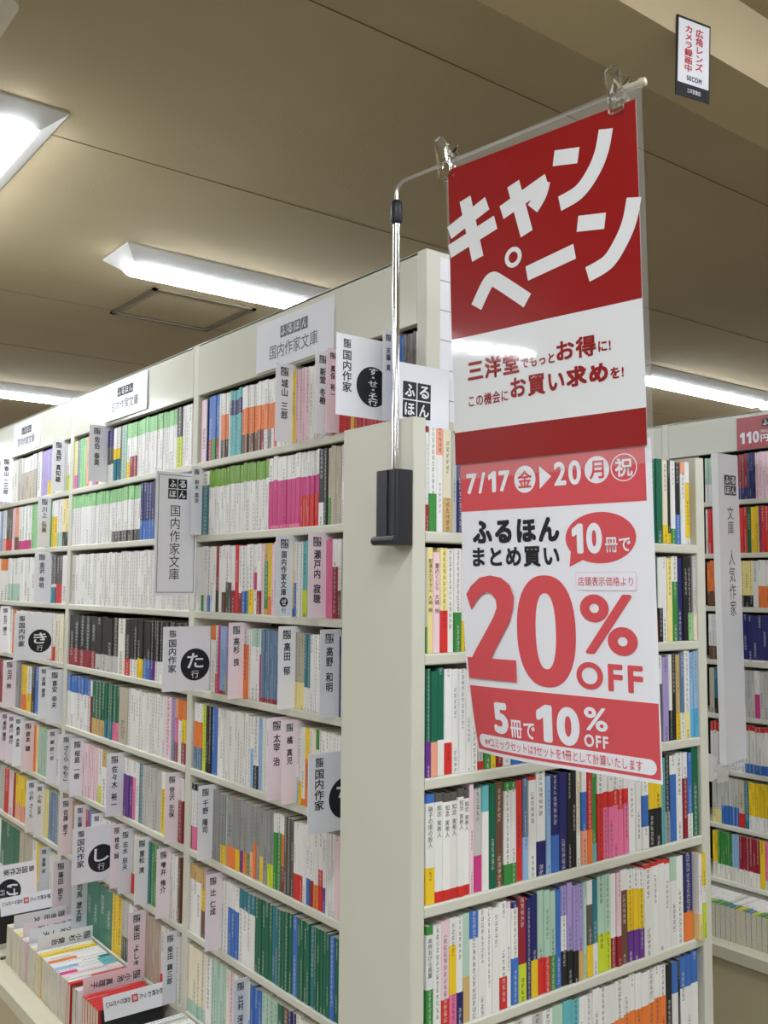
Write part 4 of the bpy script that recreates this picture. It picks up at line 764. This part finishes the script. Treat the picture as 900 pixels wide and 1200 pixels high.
def brush(mb, pts, w, T, off):
    """flat-ended stroke of width w through the points (u, v down)"""
    P = [Vector((a, -b)) for a, b in pts]
    if len(P) > 2:
        Q = []
        for k in range(len(P) - 1):
            a, b, c, d = P[max(k - 1, 0)], P[k], P[k + 1], P[min(k + 2, len(P) - 1)]
            for q in range(6):
                t_ = q / 6; Q.append(.5 * ((2 * b) + (c - a) * t_ + (2 * a - 5 * b + 4 * c - d) * t_ ** 2 + (3 * b - a - 3 * c + d) * t_ ** 3))
        P = Q + [P[-1]]
    R = []
    for k, p_ in enumerate(P):
        dv = (P[min(k + 1, len(P) - 1)] - P[max(k - 1, 0)]).normalized(); nr = Vector((-dv.y, dv.x)) * w / 2; R.append((p_ + nr, p_ - nr))
    n = mb.verts([T(q.x, q.y, off) for r_ in R for q in r_])
    for k in range(len(R) - 1): mb.face([n + 2 * k, n + 2 * k + 1, n + 2 * k + 3, n + 2 * k + 2])
STROKES = [[[(0.0, .088), (.066, .064)], [(.0, .114), (.079, .093)], [(.029, .048), (.048, .135)]],
           [[(.089, .083), (.161, .061)], [(.1565, .0615), (.1505, .077), (.138, .091)], [(.109, .050), (.128, .121)]],
           [[(.172, .036), (.208, .043)], [(.179, .096), (.207, .089), (.227, .071), (.240, .049), (.247, .023)]],
           [[(.044, .200), (.061, .175), (.071, .168), (.084, .175), (.127, .208)]], [[(.127, .173), (.199, .161)]],
           [[(.204, .128), (.242, .134)], [(.216, .194), (.244, .185), (.262, .165), (.274, .143), (.281, .116)]]]
p = MB()
for gi, gl in enumerate(STROKES):
    for k, st_ in enumerate(gl): brush(p, st_, .0195, TPl, .0005 + k * .00003)
p.ring2(TPl, .106, -.1465, .0135, .0135, .0062, .0005)
p.build('headline', [M_PWHITE], t, True)
p = MB()
def put(mb, s, u0, va, u1, vb, m=0, bold=.02, off=.0005, T=None, rot=0): text_fit(mb, s, T or TPl, u0, -vb, u1, -va, off, m, bold, rot=rot)
put(p, '三洋堂', .026, .270, .111, .299, bold=.03); put(p, 'でもっと', .114, .281, .165, .294, bold=.028); put(p, 'お得', .168, .268, .224, .294, bold=.03); put(p, 'に!', .227, .278, .244, .291, bold=.03)
put(p, 'この機会に', .026, .317, .092, .333, bold=.016); put(p, 'お買い', .096, .304, .178, .331, bold=.03); put(p, '求め', .181, .303, .239, .328, bold=.04); put(p, 'を!', .242, .312, .260, .326, bold=.03)
p.build('slogan', [M_RED], t, True)

# ---- paper price poster taped below
P1 = P0
def low_pos(u, v, q):
    c = max(0, 1 - u / .17) ** 2 * max(0, (v - .60) / .19) ** 2 * .026
    w = .0018 * sin(u * 17 + 1.2) * max(0, (v - .42)) / .3
    return P0 + D * u + Vector((0, 0, -v)) + NN * (-.04 * v + w - .0032 - c + q)
LT = loc(lambda u, v, q: low_pos(u, -v, q))
t = thing('price_poster', 'white and red paper poster reading 20%OFF hung below the glossy one', 'poster', P0)
L0, L1, LB = .0065, .2905, .797
b = MB(); b.quad2(LT, L0, L1, -LB, -.40, 0, 0, 24, 34); b.build('sheet', M_PAPER, t, True)
p = MB(); p.quad2(LT, L0, L1 - .008, -.473, -.40, .0003, 0, 24, 6); p.build('date_band', M_RED2, t, True)
p = MB(); p.quad2(LT, L0 + .003, L1 - .002, -.7925, -.706, .0003, 0, 24, 10); p.build('foot_band', M_RED2, t, True)
p = MB()
p.disc2(LT, .219, -.514, .0485, .031, .0003, 0)
n = p.verts([LT(.178, -.526, .0003), LT(.200, -.538, .0003), LT(.175, -.549, .0003)]); p.face([n, n + 1, n + 2])
p.build('speech_bubble', M_RED2, t, True)
lo = lambda *a, **k: put(*a, T=LT, **k)
w_ = MB(); R_ = MB(); K_ = MB(); S_ = MB()
lo(w_, '7/17', .017, .422, .089, .450, bold=.03, off=.0007); lo(w_, '20', .157, .418, .196, .448, bold=.03, off=.0007)
w_.disc2(LT, .1125, -.436, .0165, .0175, .0006); w_.disc2(LT, .218, -.432, .017, .0165, .0006); w_.ring2(LT, .2545, -.432, .0175, .0165, .0013, .0006)
n = w_.verts([LT(.135, -.421, .0006), LT(.135, -.450, .0006), LT(.153, -.435, .0006)]); w_.face([n, n + 1, n + 2])
lo(R_, '金', .1015, .425, .1235, .447, bold=.02, off=.0009); lo(R_, '月', .208, .421, .228, .443, bold=.02, off=.0009); lo(w_, '祝', .243, .421, .266, .443, bold=.02, off=.0007)
w_.build('date_figures', M_PAPER, t, True); R_.build('weekday_marks', M_RED2, t, True); w_ = MB(); R_ = MB()
lo(K_, 'ふるほん', .026, .486, .162, .517, bold=.042, off=.0006); lo(K_, 'まとめ買い', .025, .522, .161, .548, bold=.032, off=.0006)
lo(w_, '10', .180, .496, .222, .533, bold=.045, off=.0007); lo(w_, '冊で', .226, .514, .260, .532, bold=.016, off=.0007)
w_.build('bubble_lettering', M_PAPER, t, True); K_.build('black_lettering', M_INK, t, True); w_ = MB()
TWO = [((.014, .584), (.022, .605)), ((.022, .573), (.030, .594)), ((.037, .562), (.039, .585)), ((.054, .559), (.048, .581)), ((.072, .562), (.056, .583)), ((.086, .572), (.063, .591)), ((.0915, .587), (.064, .601)),
       ((.090, .602), (.058, .614)), ((.084, .619), (.044, .634)), ((.073, .636), (.027, .657)), ((.060, .655), (.0125, .678)), ((.052, .668), (.0115, .682))]
n = R_.verts([LT(a, -b, .0022) for pr in TWO for a, b in pr])
for i in range(len(TWO) - 1): R_.face([n + 2 * i, n + 2 * i + 1, n + 2 * i + 3, n + 2 * i + 2])
R_.quad2(LT, .0115, .092, -.696, -.668, .0023, 0, 10, 3)
def superring(mb, T, u, v, ru, rv, iu, iv, e, off, seg=56):
    f_ = lambda c: math.copysign(abs(c) ** e, c)
    n = mb.verts([T(u + a * f_(cos(2 * pi * i / seg)), v + b_ * f_(sin(2 * pi * i / seg)), off) for a, b_ in ((ru, rv), (iu, iv)) for i in range(seg)])
    for i in range(seg):
        j = (i + 1) % seg; mb.face([n + i, n + j, n + seg + j, n + seg + i])
superring(R_, LT, .1375, -.629, .0435, .070, .0150, .0475, .86, .0006)
lo(R_, '%', .188, .582, .265, .654, bold=.022, off=.0006); lo(R_, 'OFF', .180, .664, .270, .697, bold=.03, off=.0006)
S2_ = MB(); lo(S2_, '店頭表示価格より', .187, .561, .262, .572, bold=0, off=.0016)
R_.build('price_lettering', M_RED2, t, True)
ob = MB()
def rrect(mb, T, u0, u1, v0, v1, r, off, m=0):
    o = []
    for (cx, cy, s_) in ((u1 - r, v1 - r, 0), (u0 + r, v1 - r, 1), (u0 + r, v0 + r, 2), (u1 - r, v0 + r, 3)):
        for i in range(6): q = (s_ + i / 5) * pi / 2; o.append((cx + r * cos(q), cy + r * sin(q)))
    n = mb.verts([T(a, c, off) for a, c in o]); mb.face([n + i for i in range(len(o))], m)
rrect(ob, LT, .183, .2665, -.578, -.555, .004, .0003); 
ob.build('outline_box', mat('faint_pink', rgb(226, 206, 212), .6), t, True)
ob = MB(); rrect(ob, LT, .184, .2657, -.5772, -.5558, .0035, .0009); ob.build('box_fill', M_PAPER, t, True)
w_ = MB()
lo(w_, '5', .048, .725, .073, .766, bold=.045, off=.0007); lo(w_, '冊で', .076, .745, .116, .768, bold=.016, off=.0007); lo(w_, '10', .119, .721, .182, .768, bold=.045, off=.0007)
lo(w_, '%', .189, .718, .221, .746, bold=.02, off=.0007); lo(w_, 'OFF', .188, .751, .221, .766, bold=.03, off=.0007)
w_.build('offer_lettering', M_PAPER, t, True); w_ = MB()
for i in range(12):                                                  # the white pill, cut in pieces so that it follows the curl
    a, c = .024 + i * .0209, .024 + (i + 1) * .0209
    w_.quad2(LT, a, c, -.7885, -.7705, .0006)
w_.disc2(LT, .024, -.7795, .009, .009, .00055); w_.disc2(LT, .2748, -.7795, .009, .009, .00055)
lo(S_, '※コミックセットは1セットを1冊として計算いたします', .027, .773, .266, .786, bold=0, off=.0018)
w_.build('pill_note', M_PAPER, t, True); S_.build('pill_print', M_RED2, t, True); S2_.build('box_print', M_RED2, t, True)

# ---- clear pinch clips on the rod
def clip(u, label):
    c = Vector((PX, PY, 1.577)) + Vector((0, 0, .531)) + D * u
    t = thing('poster_clip', label, 'clip', c, 'clear clips holding the poster')
    def lobe(s):
        b = MB(); o = []
        prof = [(.004, -.026), (.010, -.024), (.011, -.008), (.0095, .004), (.012, .016), (.008, .026), (0, .029), (-.008, .026), (-.012, .016), (-.0095, .004), (-.011, -.008), (-.010, -.024), (-.004, -.026)]
        def bend(z): return .0034 + (abs(z) * .05 if z < 0 else z * .42)
        k = len(prof); n = b.verts([Vector((0, 0, z)) + D * x + NN * (s * (bend(z) + q)) for q in (0, .0022) for x, z in prof])
        b.face([n + i for i in range(k)]); b.face([n + k + i for i in range(k)][::-1])
        for i in range(k): j = (i + 1) % k; b.face([n + i, n + j, n + k + j, n + k + i])
        return b
    for s in (1, -1): lobe(s).build('jaw', M_CLEAR, t)
    r = MB(); r.tube([D * -.008, D * .008], .0052, 14); r.build('hinge_sleeve', M_CLEAR, t, True)
clip(.095, 'clear plastic clip at the pole end of the rod'); clip(.362, 'clear plastic clip at the free end of the rod')

# ---------------------------------------------------------------- signs on the right and overhead
t = thing('price_sign', 'dark red header sign reading 110円 on the bookcase across the aisle', 'shelf sign', (XR - .003, .716, 1.969))
T = frame((0, 0, 0), (0, -1, 0), (.01, 0, 1))
M_DRED = mat('sign_red', rgb(168, 62, 68), .3, .4)
board(.296, .105, T, .0018).build('sign_board', M_DRED, t)
p = MB(); logo(p, T, .090, .092, .0245, .0004, 1, 0, row=True)
text_fit(p, '110', T, .012, .018, .080, .056, .0004, 0, .045); text_fit(p, '円', T, .085, .018, .112, .042, .0004, 0, .03); text_fit(p, '(税込)', T, .084, .046, .112, .058, .0004, 0, .01)
p.build('lettering', [M_PAPER, M_INK], t)

t = thing('aisle_sign', 'tall white folded sign reading 文庫 人気作家 on the bookcase across the aisle', 'shelf sign', (1.800, .70, .975))
HS = .972
def RS(u, v, q):
    k = v / HS
    return Vector((.022 + u + .018 * (1 - k) - .008 * sin(k * pi) * 0, 0, v + (u - .06) * .1 * (1 - k))) + Vector((0, -1, 0)) * q
b = MB(); b.quad2(RS, 0, .114, 0, HS, 0, 0, 2, 12)
b.quad2(RS, 0, .114, 0, HS, -.0012, 0, 2, 12); b.build('front_face', M_WHITE, t)
b = MB(); n = b.verts([RS(0, HS * i / 12, 0) for i in range(13)] + [RS(-.010, HS * i / 12, -.016) for i in range(13)])
for i in range(12): b.face([n + i, n + i + 1, n + 14 + i, n + 13 + i])
b.build('folded_side', mat('bright_card', rgb(240, 240, 240), .5), t)
b = MB(); n = b.verts([RS(-.010, HS * i / 12, -.016) for i in range(13)] + [RS(.114, HS * i / 12, -.022) for i in range(13)])
for i in range(12): b.face([n + i, n + i + 1, n + 14 + i, n + 13 + i])
b.build('rear_face', M_WHITE, t)
p = MB(); TT = RS
logo(p, TT, .034, .905, .031, .0005, 0, 1); p.build('mark', [mat('grey_print', rgb(74, 74, 80), .5), M_WHITE], t); p = MB()
text_fit(p, '文庫', TT, .046, .715, .080, .805, .0005, 0, .004, True); text_fit(p, '人気作家', TT, .046, .455, .080, .665, .0005, 0, .004, True)
p.build('lettering', [mat('grey_print', rgb(74, 74, 80), .5), M_WHITE], t)
t = thing('sign_bracket', 'white plastic bracket with clear holder under the folded aisle sign', 'bracket', (1.80, .715, .96))
b = MB(); o = [(-.045, -.03), (-.045, .04), (-.03, .048), (-.01, .046), (.012, .03), (.012, .012), (-.004, .010), (-.004, -.006), (.010, -.010), (.010, -.028), (-.02, -.036)]
b.prism(o, .0, .016, 'y'); b.build('bracket_arm', M_WHITE, t)
b = MB(); b.bevbox(.012, .072, .0, .006, -.045, .012, .002, 'y'); b.build('clear_holder', mat('smoky_clear', (.9, .9, .9), .15, .5, alpha=.45), t)
MB().bevbox(.07, .166, .004, .012, -.01, .0, .002, 'x').build('mounting_rail', M_WHITE, t)

t = thing('camera_notice', 'small white notice with black border and red characters on the overhead beam', 'notice', (.607, -.0205, 2.430))
T = frame((0, 0, 0), (1, -.05, .10), (.06, 0, 1))
board(.100, .158, T, .002).build('plate', M_INK, t)
p = MB(); p.quad2(T, .004, .096, .026, .153, .0004, 0)
text_fit(p, '広角レンズ', T, .054, .058, .077, .142, .0008, 1, .02, True); text_fit(p, 'カメラ録画中', T, .022, .050, .046, .142, .0008, 1, .02, True)
text_fit(p, 'SECOM', T, .030, .033, .074, .043, .0008, 2, .03); text_fit(p, '三洋堂書店', T, .032, .009, .072, .018, .0006, 0, .01)
p.build('lettering', [M_PAPER, mat('notice_red', rgb(190, 26, 40), .5), mat('notice_navy', rgb(30, 40, 90), .5)], t)

bpy.data.objects.remove(_to)
